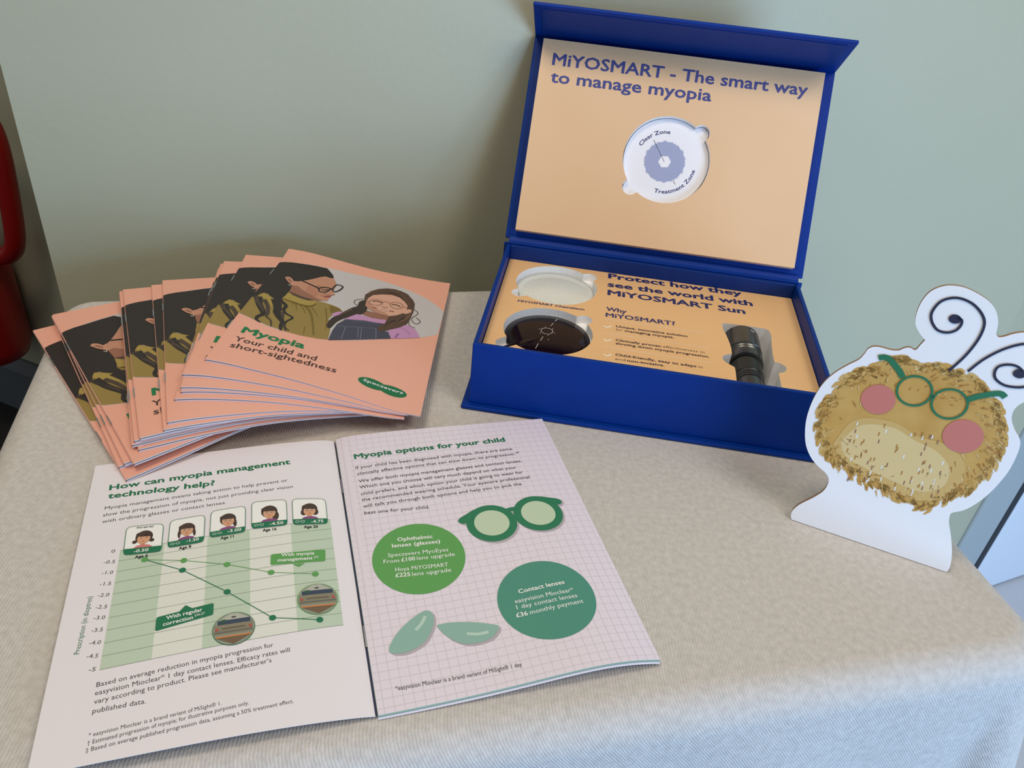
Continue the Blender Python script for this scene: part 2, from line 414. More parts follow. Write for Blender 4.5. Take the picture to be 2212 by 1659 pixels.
# front flap
AL = 0.631; FL = 0.0546
fV = -bV * math.cos(AL) + bZ * math.sin(AL); fN = bU.cross(fV).normalized()
FO = lp(0, LH, 0)
V = [FO + bU * x + fV * h + fN * o for o in (0.0, -0.003) for x, h in ((-0.003, -0.003), (BW + 0.003, -0.003), (BW + 0.003, FL), (-0.003, FL))]
bevel_obj(fixn(mesh('front_flap', V, BOXF, M_BLUE, box)), 0.0008)
V = [FO + bU * x + fV * h + fN * o for o in (0.0, 0.0004) for x, h in ((0.004, 0.006), (BW - 0.004, 0.006), (BW - 0.004, FL - 0.005), (0.004, FL - 0.005))]
fixn(mesh('flap_lining', V, BOXF, M_BLUEIN, box))

def hole_loop(c, R, notch, n=180):
    out = []
    for i in range(n):
        t = 2 * math.pi * i / n; d = (math.cos(t), math.sin(t)); r = R
        for (nx, ny, q) in notch:
            b = d[0] * nx + d[1] * ny; disc = b * b - (nx * nx + ny * ny - q * q)
            if disc > 0: r = max(r, b + math.sqrt(disc))
        out.append((c[0] + d[0] * r, c[1] + d[1] * r))
    return out
def card_with_holes(name, S, outer, holes, depth, m_top, m_wall, parent, drop=None):
    loops = [outer] + holes; flat = [p for l in loops for p in l]
    V = [S.pt(p[0], p[1], 0) for p in flat]; F = []; MI = []
    bm = bmesh.new(); bv = []; be = []
    for l in loops:
        vs = [bm.verts.new((p[0], p[1], 0)) for p in l]; bv += vs
        be += [bm.edges.new((vs[i], vs[(i + 1) % len(vs)])) for i in range(len(vs))]
    for i, v in enumerate(bv): v.index = i
    bmesh.ops.triangle_fill(bm, use_beauty=True, use_dissolve=False, edges=be, normal=(0, 0, 1))
    for f_ in bm.faces:
        t = [v.index for v in f_.verts]; a, b, c = [flat[i] for i in t]
        ar = (b[0] - a[0]) * (c[1] - a[1]) - (b[1] - a[1]) * (c[0] - a[0])
        F.append(tuple(t) if ar > 0 else (t[0], t[2], t[1])); MI.append(0)
    bm.free()
    base = 0
    for li, l in enumerate(loops):
        n = len(l); off = len(V)
        V += [S.pt(p[0], p[1], -(depth if li == 0 else (drop or depth))) for p in l]
        for i in range(n):
            j = (i + 1) % n; F.append((base + i, base + j, off + j, off + i)); MI.append(0 if li == 0 else 1)
        base += n
    return mesh(name, V, F, [m_top, m_wall], parent, False, MI)
INK = mat((38, 44, 104), 0.45); INKL = mat((52, 62, 128), 0.45); CREAM = mat((246, 238, 226), 0.5); DARK = mat((48, 40, 44), 0.5)
# --- lid insert
LI = 0.0099
SL = Flat(lp(0, 0, LI), bU, lV)
ml, mr, mt, mb = 0.0057, 0.0077, 0.005, 0.008
q0, q1, q2, q3 = [SL.inv(p) for p in ((1344.5, 345), (1535.5, 345), (1440, 250.5), (1440, 439.5))]
hc = ((q0[0] + q1[0]) / 2, (q2[1] + q3[1]) / 2); hr = ((q1[0] - q0[0]) + (q2[1] - q3[1])) / 4
n1 = SL.inv((1516, 288)); n2 = SL.inv((1362, 403)); nr = hr * 0.19
notch = [(n1[0] - hc[0], n1[1] - hc[1], nr), (n2[0] - hc[0], n2[1] - hc[1], nr)]
card = card_with_holes('lid_insert', SL, [(ml, mb), (BW - mr, mb), (BW - mr, LH - mt), (ml, LH - mt)], [hole_loop(hc, hr, notch)], LI - 0.0002, M_TAN, M_FOAM, box)
P = Print(SL)
P.text('MiYOSMART - The smart way', (1192, 139.5), (1743.6, 207), 0.0098, INKL, 0.022)
P.text('to manage myopia', (1188, 177), (1536, 219), 0.0098, INKL, 0.022)
P.build('lid_heading_print', card)
# white lens disc sitting in the lid hole
disc = tag(empty('lens_disc', SL.pt(hc[0], hc[1], -0.006)), 'round white demonstration disc labelled Clear Zone set in the lid', 'lens disc')
SD = Flat(SL.pt(0, 0, -0.0052), bU, lV)
def dome(name, S, c, loop, hgt, m, parent, dep=0.0012, rings=6):
    V = []; F = []; n = len(loop)
    for k in range(rings + 1):
        t = k / rings; sc_ = math.cos(t * math.pi / 2 * 0.0 + 0) if False else 1 - t
        rr = 1 - t
        for p in loop: V.append(S.pt(c[0] + (p[0] - c[0]) * rr, c[1] + (p[1] - c[1]) * rr, hgt * (1 - rr * rr)))
    for k in range(rings):
        for i in range(n):
            j = (i + 1) % n; F.append((k * n + i, k * n + j, (k + 1) * n + j, (k + 1) * n + i))
    b = len(V)
    for p in loop: V.append(S.pt(p[0], p[1], -dep))
    for i in range(n):
        j = (i + 1) % n; F.append((i, b + i, b + j, j))
    F.append(tuple(range(b + n - 1, b - 1, -1)))
    return mesh(name, V, F, m, parent, hgt > 0)
dl = hole_loop(hc, hr - 0.0006, [(a, b, nr - 0.0006) for a, b, _ in notch])
face = dome('disc_face', SD, hc, dl, 0.0, mat((238, 236, 240), 0.35), disc, 0.003, 1)
P = Print(SD); NAVY = mat((40, 48, 110), 0.5)
dc = SD.inv((1435.5, 349.5)); rr_ = hr * 0.475
hx = 0.00062 * 1.0
DOT = mat((128, 138, 186), 0.5); DBG = mat((196, 202, 224), 0.5); WHITE = mat((240, 238, 242), 0.4)
rot = 0.12
hexr = lambda rad, n=6, a0=0.0: [(dc[0] + rad * math.cos(a0 + i * math.pi * 2 / n), dc[1] + rad * math.sin(a0 + i * math.pi * 2 / n)) for i in range(n)]
P.poly(hexr(rr_ * 0.98, 24), DBG, 1)
P.poly(hexr(rr_ * 0.31, 6, rot), WHITE, 2)
st_ = rr_ / 11.3
for i in range(-14, 15):
    for j in range(-14, 15):
        x = (i + j * 0.5) * st_; y = j * st_ * 0.8660
        d = math.hypot(x, y); xr, yr = x * math.cos(rot) - y * math.sin(rot), x * math.sin(rot) + y * math.cos(rot)
        hexd = max(abs(y), abs(y * 0.5 + x * 0.8660), abs(y * 0.5 - x * 0.8660))
        if d < rr_ * 1.005 and hexd > rr_ * 0.27: P.ring((dc[0] + xr, dc[1] + yr), st_ * 0.33, st_ * 0.2, DOT, 3, n=8)
P.stroke([SD.inv((1412, 302)), SD.inv((1434.8, 349.5))], 0.00035, DARK, 4)
P.stroke([SD.inv((1454, 390)), SD.inv((1458.6, 398.5))], 0.00035, DARK, 4)
def ang_of(px):
    q = SD.inv(px); return math.atan2(q[1] - dc[1], q[0] - dc[0]), math.dist(q, dc)
(ta, ra), (tb_, rb) = ang_of((1385, 315.5)), ang_of((1447.5, 290.5))
P.arctext('Clear Zone', dc, (ra + rb) / 2, ta, tb_, hr * 0.088, NAVY, 0.02)
(ta, ra), (tb_, rb) = ang_of((1412, 414)), ang_of((1502, 369))
P.arctext('Treatment Zone', dc, (ra + rb) / 2, ta, tb_, hr * 0.088, NAVY, 0.02, inside=True)
P.build('disc_print', face)
# --- tray insert
ZI = BH - 0.0125
SI = Flat(bp(0, 0, ZI), bU, bV)
def hole_from(l, r, t, b, na, nb):
    a, c, d, e = [SI.inv(p) for p in (l, r, t, b)]
    cx = (a[0] + c[0]) / 2; cy = (d[1] + e[1]) / 2 if e else None
    R = (c[0] - a[0]) / 2
    if cy is None: cy = d[1] - R
    na, nb = SI.inv(na), SI.inv(nb)
    return (cx, cy), R, [(na[0] - cx, na[1] - cy, R * 0.2), (nb[0] - cx, nb[1] - cy, R * 0.2)]
def hole_px(l, r, t, b, na, nb):
    a, c, d, e = SI.inv(l), SI.inv(r), SI.inv(t), SI.inv(b)
    cx, cy = (a[0] + c[0]) / 2, (d[1] + e[1]) / 2; R = ((c[0] - a[0]) + (d[1] - e[1])) / 4
    na, nb = SI.inv(na), SI.inv(nb)
    return (cx, cy), R, [(na[0] - cx, na[1] - cy, R * 0.19), (nb[0] - cx, nb[1] - cy, R * 0.19)]
H1 = hole_px((1111, 604), (1293.5, 629), (1190, 572.5), (1215, 655.5), (1273, 599), (1122, 632))
H2 = hole_px((1081, 706), (1285, 737), (1175, 664.5), (1198, 769), (1262, 691), (1089, 740))
H1 = ((H1[0][0], H1[0][1] - 0.0022), H1[1] - 0.0003, [(a, b + 0.0022, q) for a, b, q in H1[2]])
H2 = (H2[0], H1[1], [(a, b, H1[2][0][2]) for a, b, _ in H2[2]])
f6 = crop(1520, 670, 0.13863)
cav = [SI.inv(f6(p)) for p in [(285, 200), (640, 240), (960, 290), (1020, 320), (1055, 400), (1060, 520), (1075, 680), (1105, 805), (1200, 830), (1280, 880), (1295, 930), (1260, 965), (1170, 985), (1200, 1120), (1240, 1320), (1270, 1480)]]
cav2 = [SI.inv(f6(p)) for p in [(560, 1480), (535, 1300), (515, 1110), (500, 960), (485, 890), (415, 850), (340, 810), (295, 760), (300, 715), (360, 690), (440, 682), (432, 600), (405, 510), (350, 380), (300, 290)]]
ylim = 0.010
cavity = [(max(u, 0), max(v, ylim)) for u, v in cav + cav2]
outer = [(T + 0.0006, T + 0.0006), (BW - T - 0.0006, T + 0.0006), (BW - T - 0.0006, BD - T - 0.0006), (T + 0.0006, BD - T - 0.0006)]
ins = card_with_holes('tray_insert', SI, outer, [hole_loop(*H1), hole_loop(*H2), cavity], 0.002, M_TANIN, M_FOAM, box, drop=0.026)
bbox('foam_bed', T + 0.001, BW - T - 0.001, T + 0.001, BD - T - 0.001, 0.0032, ZI - 0.0262, M_FOAM, bev=0)
for Hh in (H1, H2):                              # foam seats under the lenses
    lp_ = hole_loop(Hh[0], Hh[1] + 0.0004, [(a, b, q + 0.0004) for a, b, q in Hh[2]])
    dome('foam_seat', Flat(SI.pt(0, 0, -0.0072), bU, bV), Hh[0], lp_, 0.0, M_FOAM, box, 0.012, 1)
P = Print(SI)
f8 = crop(990, 500, 830 / 2212)
for s_, a, b, cp, bo in (('Protect how they', (862, 268), (1635, 372), 0.0088, 0.035), ('see the world with', (858, 316), (1697, 430), 0.0088, 0.035), ('MiYOSMART Sun', (858, 364), (1655, 475), 0.0088, 0.035),
                         ('Why', (850, 455), (968, 473), 0.0062, 0.03), ('MiYOSMART?', (848, 490), (1250, 542), 0.0062, 0.03)):
    P.text(s_, f8(a), f8(b), cp, INK, bo)
P.build('tray_heading_print', ins)
P = Print(SI)
for s_, a, b, bo in (('Unique, innovative solution', (908, 551), (1320, 609), 0.03), ('for', (908, 570), (946, 575), 0.0), ('managing myopia.', (958, 577), (1243, 616), 0.03),
                     ('Clinically proven', (905, 630), (1168, 667), 0.03), ('effectiveness in', (1178, 668), (1418, 702), 0.0), ('slowing down myopia progression.', (905, 649), (1447, 728), 0.03),
                     ('Child-friendly, easy to adapt', (903, 714), (1372, 783), 0.03), ('to', (1380, 784), (1408, 788), 0.0), ('and', (902, 739), (962, 747), 0.0), ('non-invasive.', (972, 749), (1188, 778), 0.03)):
    P.text(s_, f8(a), f8(b), 0.0030, mat((60, 44, 58), 0.5), bo)
P.text('MiYOSMART Chameleon', f8((342, 404)), f8((726, 455)), 0.0032, INK, 0.03)
for a, b in (((845, 503), (1428, 586)), ((838, 583), (1442, 671)), ((836, 663), (1455, 756)), ((833, 752), (1480, 848))):
    P.stroke([SI.inv(f8(a)), SI.inv(f8(b))], 0.0003, CREAM)
for y in (542, 620, 706):
    P.stroke([SI.inv(f8(p)) for p in ((838, y), (852, y + 11), (882, y + 3))], 0.0014, CREAM)
P.build('tray_text_print', ins)
# lenses
SLen = Flat(SI.pt(0, 0, -0.0058), bU, bV)
M_CLEAR = noisy('clear_lens', (214, 220, 216), (228, 230, 224), 700, 0.14, spec=0.6)
lens1 = tag(empty('clear_lens', SLen.pt(*H1[0], 0)), 'pale clear round lens in the upper tray hollow', 'lens')
lw = hole_loop(H1[0], H1[1] - 0.0012, [])
dome('lens_body', SLen, H1[0], lw, 0.0035, M_CLEAR, lens1, 0.001)
lens2 = tag(empty('tinted_lens', SLen.pt(*H2[0], 0)), 'dark tinted sun lens with white markings in the lower tray hollow', 'lens')
lw = hole_loop(H2[0], H2[1] - 0.0012, [(H2[2][1][0], H2[2][1][1], H2[2][1][2] - 0.002)])
body = dome('lens_body', SLen, H2[0], lw, 0.0014, mat((22, 10, 16), 0.06, 0, 0.14, 'tinted_lens'), lens2, 0.001)
f9 = crop(1040, 540, 300 / 1991)
SM = Flat(SLen.pt(0, 0, 0.0016), bU, bV); P = Print(SM); LW = mat((215, 205, 205), 0.5)
mc = SM.inv(f9((938, 1162))); P.ring(mc, 0.0045, 0.0004, LW)
for a, b in (((1090, 990), (1055, 1025)), ((1030, 1050), (993, 1092)), ((882, 1242), (845, 1300)), ((815, 1342), (775, 1412))):
    P.stroke([SM.inv(f9(a)), SM.inv(f9(b))], 0.0004, LW)
for a in ((830, 1135), (918, 1105), (1022, 1133), (1045, 1190), (957, 1222), (845, 1193), (962, 1284)):
    P.circle(SM.inv(f9(a)), 0.0004, LW, n=8)
P.build('lens_marking', body)
# torch
ty = [SI.inv((1612, y))[1] for y in (713, 748, 767, 771, 796, 812, 840)]
txc = (SI.inv((1567, 722))[0] + SI.inv((1652, 735))[0]) / 2
torch = tag(empty('torch', SI.pt(txc, ty[3], -0.0255)), 'dark grey metal torch lying in the tray cut-out', 'torch')
M_GUN = mat((92, 94, 92), 0.28, 0.9, name='gunmetal'); M_GUND = mat((60, 61, 60), 0.35, 0.9, name='gunmetal_knurl')
TZ = -0.0108
def lathe(name, prof, m, n=40):
    V = []; F = []
    for y, r in prof:
        for i in range(n):
            t = 2 * math.pi * i / n; V.append(SI.pt(txc + r * math.cos(t), y, TZ + r * math.sin(t)))
    for k in range(len(prof) - 1):
        for i in range(n):
            j = (i + 1) % n; F.append((k * n + i, k * n + j, (k + 1) * n + j, (k + 1) * n + i))
    F += [tuple(range(n)), tuple(range(len(prof) * n - 1, (len(prof) - 1) * n - 1, -1))]
    o = fixn(mesh(name, V, F, m, torch, True))
    e = o.modifiers.new('split', 'EDGE_SPLIT'); e.split_angle = math.radians(35)
    return o
RH, RN = 0.0145, 0.0118
prof = [(ty[0] + .001, RH - .002), (ty[0], RH)]
y = ty[1] + 0.002
prof += [(y, RH - .0002)]
for k in range(3):
    prof += [(y - .0005, RH - .0011), (y - .0014, RH - .0011), (y - .0019, RH - .0004), (y - .0028, RH - .0004)]; y -= .0031
prof += [(ty[2], RH - .001), (ty[2] - .0006, RH - .003)]
lathe('torch_head', prof, M_GUN)
lathe('torch_neck', [(ty[2] - .0006, RN - .0012), (ty[3] - .0008, RN - .0012)], mat((24, 24, 24), 0.6))
kn = lathe('knurled_grip', [(ty[3], RN - .0006), (ty[3] - .0008, RN), (ty[4] + .0006, RN), (ty[4], RN - .0006)], M_GUND)
V = []; F = []
for d in (1, -1):                                # raised diagonal knurling
    for i in range(44):
        t0 = 2 * math.pi * i / 44
        for k in range(6):
            for q in range(2):
                t = t0 + d * 0.75 * (k / 5) + (0.02 if q else -0.02); yy = ty[3] - .001 + (ty[4] - ty[3] + .002) * k / 5
                V.append(SI.pt(txc + (RN + .00025) * math.cos(t), yy, TZ + (RN + .00025) * math.sin(t)))
            if k: n_ = len(V); F.append((n_ - 4, n_ - 3, n_ - 1, n_ - 2))
mesh('knurling', V, F, M_GUN, kn)
prof = [(ty[4], RN - .0008)]; y = ty[4] - .0002
for k in range(3):
    prof += [(y - .0004, RN - .0002), (y - .0015, RN - .0002), (y - .0019, RN - .0011), (y - .0026, RN - .0011)]; y -= .0028
prof += [(y, RN - .0008), (0.014, RN - .0008), (0.0125, RN - .002)]
lathe('torch_body', prof, M_GUN)
sq = SI.inv(f6((757, 387)))
V = []
for du, dv in ((-.0014, -.0014), (.0014, -.0014), (.0014, .0014), (-.0014, .0014)):
    a = (sq[0] + du - txc) / RH; V.append(SI.pt(sq[0] + du, ty[0] - .0045 + dv, TZ + math.sqrt(max(0, 1 - a * a)) * RH + .0001))
for du, dv in ((-.0007, -.0007), (.0007, -.0007), (.0007, .0007), (-.0007, .0007)):
    a = (sq[0] + du - txc) / RH; V.append(SI.pt(sq[0] + du, ty[0] - .0045 + dv, TZ + math.sqrt(max(0, 1 - a * a)) * RH + .0001))
mesh('maker_mark', V, [(i, (i + 1) % 4, (i + 1) % 4 + 4, i + 4) for i in range(4)], mat((190, 190, 185), 0.5), torch)

# ------------------------------------------------------------------ open booklet
KX, KY, KT = -0.0473, 0.2241, 0.3313
PWD, PHT = 0.148, 0.210
def bump(x, c):
    x = min(max(x, 0.0), 1.0)
    return math.sin(math.pi * x ** (math.log(0.5) / math.log(c))) if x > 0 else 0.0
def z_right(u, v, x=0, y=0):
    s = min(max(v / PHT, 0), 1); a = min(max(u / PWD, 0), 1)
    return Z0 + 0.0022 + (1 - s) * 0.0052 * bump(a, 0.76) + s * 0.0032 * bump(a, 0.2) + 0.0015 * a
def z_left(u, v, x=0, y=0):
    s = min(max(v / PHT, 0), 1); a = min(max(-u / PWD, 0), 1)
    return Z0 + 0.0014 + (1 - s) * (0.0050 * bump(a, 0.4) + 0.0048 * a ** 2) + s * 0.0032 * bump(a, 0.22)
SRt = Drape((KX, KY), KT, z_right); SLt = Drape((KX, KY), KT, z_left)
bk = tag(empty('open_booklet', (KX, KY, Z0)), 'open white booklet showing chart page and squared myopia options page', 'booklet')
lpage = slab('left_page', SLt, -PWD, -0.0006, 0, PHT, 30, 24, -0.00025, 0.0, [M_PAGE], bk)
slab('left_cover', SLt, -PWD + 0.0004, -0.0004, 0.0004, PHT - 0.0004, 30, 24, -0.00085, -0.0004, [mat((214, 214, 222), 0.5)], bk)
GRN = mat((150, 182, 160), 0.5); GRND = mat((96, 132, 116), 0.5); LILAC = mat((206, 204, 216), 0.5)
rpage = slab('right_page', SRt, 0.0008, PWD, 0, PHT, 30, 24, -0.0002, 0.0, [M_PAGER], bk)
for k, (mm, dv) in enumerate(((GRN, .0004), (GRND, .0003), (LILAC, .0006), (M_PAGE, .0012))):
    slab('page' if k < 3 else 'back_cover', SRt, 0.0006, PWD - 0.0003 * (k % 2), -dv, PHT - dv, 30, 24, -0.00068 - 0.00045 * k, -0.00030 - 0.00045 * k, [mm], bk)
# fold line and staples
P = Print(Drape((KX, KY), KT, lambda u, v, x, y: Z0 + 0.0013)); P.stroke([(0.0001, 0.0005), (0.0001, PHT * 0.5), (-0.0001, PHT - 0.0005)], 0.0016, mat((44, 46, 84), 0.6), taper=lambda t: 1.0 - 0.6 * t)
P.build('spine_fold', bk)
for v0, v1 in ((0.0395, 0.053), (0.157, 0.170)):
    V = [SRt.pt(u, v, l) for l in (-.0003, .0003) for u, v in ((-.0002, v0), (.0008, v0), (.0008, v1), (-.0002, v1))]
    fixn(mesh('staple', V, BOXF, M_STEEL, bk))

HEAD = mat((24, 112, 74), 0.5); TXT = mat((58, 54, 58), 0.5); WPR = mat((240, 240, 238), 0.5)
LGR = mat((92, 158, 84), 0.5); DGR = mat((22, 112, 76), 0.5); TEAL = mat((74, 142, 124), 0.5)
# ---- left page print
g3 = crop(100, 950, 700 / 2212); g4 = crop(40, 1350, 800 / 2212)
P = Print(SLt)
P.text('How can myopia management', g3((428, 345)), g3((1668, 165)), 0.0047, HEAD, 0.03)
P.text('technology help?', g3((418, 402)), g3((1150, 310)), 0.0047, HEAD, 0.03)
P.build('page_heading', lpage)
P = Print(SLt)
for s_, a, b in (('Myopia management means taking action to help prevent or', (398, 478), (1648, 285)), ('slow the progression of myopia, not just providing clear vision', (386, 525), (1684, 328)), ('with ordinary glasses or contact lenses.', (380, 570), (1228, 437))):
    P.text(s_, g3(a), g3(b), 0.0027, TXT, 0.0)
P.build('intro_text', lpage); P = Print(SLt)
for s_, a, b in (('Based on average reduction in myopia progression for', (465, 372), (1523, 130)), ('easyvision Mioclear* 1 day contact lenses. Efficacy rates will', (456, 422), (1622, 160)), ('vary according to product. Please see manufacturer\u2019s', (450, 474), (1512, 222)), ('published data.', (440, 530), (760, 468))):
    P.text(s_, g4(a), g4(b), 0.0027, TXT, 0.0)
P.build('body_text', lpage); P = Print(SLt)
for s_, a, b in (('* easyvision Mioclear is a brand variant of MiSight\u00ae 1.', (418, 672), (1213, 478)), ('\u2020 Estimated progression of myopia; for illustrative purposes only.', (410, 718), (1377, 475)), ('\u2021 Based on average published progression data, assuming a 50% treatment effect.', (400, 762), (1643, 465))):
    P.text(s_, g4(a), g4(b), 0.0021, TXT, 0.0)
P.build('footnote_text', lpage)
# chart
P = Print(SLt)
cA, cB, cC, cD = [SLt.inv(g3(p)) for p in ((505, 758), (1938, 545), (2028, 1265), (363, 1572))]
def ch(a, b):                                   # chart coordinates 0..1 across, 0..1 down
    t = (cA[0] + (cB[0] - cA[0]) * a, cA[1] + (cB[1] - cA[1]) * a); q = (cD[0] + (cC[0] - cD[0]) * a, cD[1] + (cC[1] - cD[1]) * a)
    return (t[0] + (q[0] - t[0]) * b, t[1] + (q[1] - t[1]) * b)
SH = mat((188, 205, 184), 0.5); LN = mat((120, 134, 122), 0.5)
for k in range(5):
    P.poly([ch(k / 5, 0), ch((k + 1) / 5, 0), ch((k + 1) / 5, 1), ch(k / 5, 1)], SH if k % 2 == 0 else mat((222, 224, 216), 0.5), 1)
for k in range(11):
    P.stroke([ch(i / 12, k / 10) for i in range(13)], 0.00022, LN, 2)
P.build('chart_grid', lpage)
P = Print(SLt)
for k, (s_, x, y) in enumerate((('0', 467, 770), ('-0.5', 467, 842), ('-1.0', 453, 915), ('-1.5', 440, 992), ('-2.0', 427, 1069), ('-2.5', 412, 1150), ('-3.0', 398, 1224), ('-3.5', 383, 1308), ('-4.0', 368, 1395), ('-4.5', 350, 1487), ('-5', 333, 1580))):
    wd_ = {1: 26, 2: 46, 4: 78}[len(s_)]
    P.text(s_, g3((x - wd_, y + wd_ * 0.07)), g3((x, y)), 0.0024, TXT, 0.0)
a, b = SLt.inv(g3((226, 1462))), SLt.inv(g3((316, 1068)))
P.text('Prescription (in dioptres)', a, b, 0.0026, HEAD, 0.0, uv=True)
for s_, a, b in (('Age 6', (603, 812), (693, 800)), ('Age 8', (905, 753), (990, 737)), ('Age 11', (1190, 683), (1280, 668)), ('Age 16', (1477, 628), (1572, 618)), ('Age 20', (1758, 605), (1855, 602))):
    P.text(s_, g3(a), g3(b), 0.0021, mat((30, 40, 36), 0.5), 0.03, 4)
P.text('First eye test', g3((618, 609)), g3((733, 597)), 0.0013, TXT, 0.02, 6)
P.build('chart_labels', lpage)
P = Print(SLt)
lg = [SLt.inv(g3(p)) for p in ((672, 820), (939, 826), (1234, 853), (1535, 907), (1837, 918))]
dg = [lg[0]] + [SLt.inv(g3(p)) for p in ((930, 892), (1235, 1040), (1545, 1217), (1867, 1230))]
P.stroke(lg, 0.00035, LGR, 5); P.stroke(dg, 0.00045, DGR, 5)
for p in dg[1:]: P.circle(p, 0.0018, DGR, 6, n=20)
for p in lg: P.circle(p, 0.0018, LGR, 6, n=20)
def rrect(P_, c, rad, m, layer):
    """rounded quad from four corners in order"""
    out = []
    for i in range(4):
        p, a, b = c[i], c[i - 1], c[(i + 1) % 4]
        da = sub2(a, p); db = sub2(b, p); la = math.hypot(*da); lb = math.hypot(*db)
        s0 = (p[0] + da[0] / la * rad, p[1] + da[1] / la * rad); s1 = (p[0] + db[0] / lb * rad, p[1] + db[1] / lb * rad)
        for k in range(6):
            t = k / 5; out.append(tuple((1 - t) ** 2 * s0[j] + 2 * t * (1 - t) * p[j] + t * t * s1[j] for j in range(2)))
    if P_: P_.poly(out, m, layer)
    return out
rrect(P, [SLt.inv(g3(p)) for p in ((1533, 785), (1905, 752), (1905, 830), (1530, 858))], 0.0012, LGR, 5)
P.px([(1680, 850), (1765, 843), (1724, 869)], LGR, 5, g3)
rrect(P, [SLt.inv(g3(p)) for p in ((752, 1215), (1143, 1115), (1140, 1195), (742, 1310))], 0.0012, DGR, 5)
P.px([(905, 1178), (1000, 1153), (952, 1131)], DGR, 5, g3)
for s_, a, b in (('With myopia', (1604, 801), (1830, 786)), ('management', (1579, 836), (1818, 820)), ('With regular', (820, 1232), (1067, 1172)), ('correction', (797, 1276), (1004, 1226))):
    P.text(s_, g3(a), g3(b), 0.0024, WPR, 0.02, 7)
for s_, a, b in (('\u202129', (1825, 812), (1858, 808)), ('\u202126,27', (1013, 1210), (1083, 1192))):
    P.text(s_, g3(a), g3(b), 0.0014, WPR, 0.01, 7)
P.build('chart_lines', lpage)
# small round photographs on the chart
for (cx, cy, hw), rim in (((1853, 1088, 137), LGR), ((1280, 1290, 146), DGR)):
    P = Print(SLt); c = SLt.inv(g3((cx, cy))); e = SLt.inv(g3((cx + hw, cy - hw * 0.12))); r_ = math.dist(c, e)
    P.circle(c, r_, rim, 7); P.circle(c, r_ * 0.97, mat((142, 148, 132), 0.5), 8)
    def band(y0, y1, x0, x1, m, lay):
        pts = []
        for yy, rev in ((y0, 0), (y1, 1)):
            lim = math.sqrt(max(0.0, 0.95 ** 2 - yy * yy)); xs = [max(x0, -lim), min(x1, lim)]
            pts += [(c[0] + q * r_, c[1] + yy * r_) for q in (xs[::-1] if rev else xs)]
        P.poly(pts, m, lay)
    band(0.5, 0.93, -1, 1, mat((176, 178, 166), 0.5), 9); band(0.30, 0.56, -0.75, 0.8, mat((52, 66, 88), 0.5), 10); band(0.4, 0.6, -0.6, -0.35, mat((44, 84, 66), 0.5), 11)
    band(0.66, 0.74, -0.1, 0.1, mat((60, 60, 66), 0.5), 11); band(-0.3, 0.3, -1, 1, mat((132, 126, 106), 0.5), 9); band(0.02, 0.08, -0.55, 0.55, mat((96, 84, 70), 0.5), 11)
    band(-0.5, -0.42, -1, 1, mat((206, 128, 70), 0.5), 11); band(-0.95, -0.5, -1, 1, mat((112, 92, 70), 0.5), 10); band(-0.2, -0.12, -0.9, 0.9, mat((104, 104, 96), 0.5), 11)
    for sx in (-0.78, 0.78): P.circle((c[0] + sx * r_, c[1] + 0.02 * r_), r_ * 0.07, mat((196, 62, 56), 0.5), 12, n=10)
    P.build('round_photo', lpage)
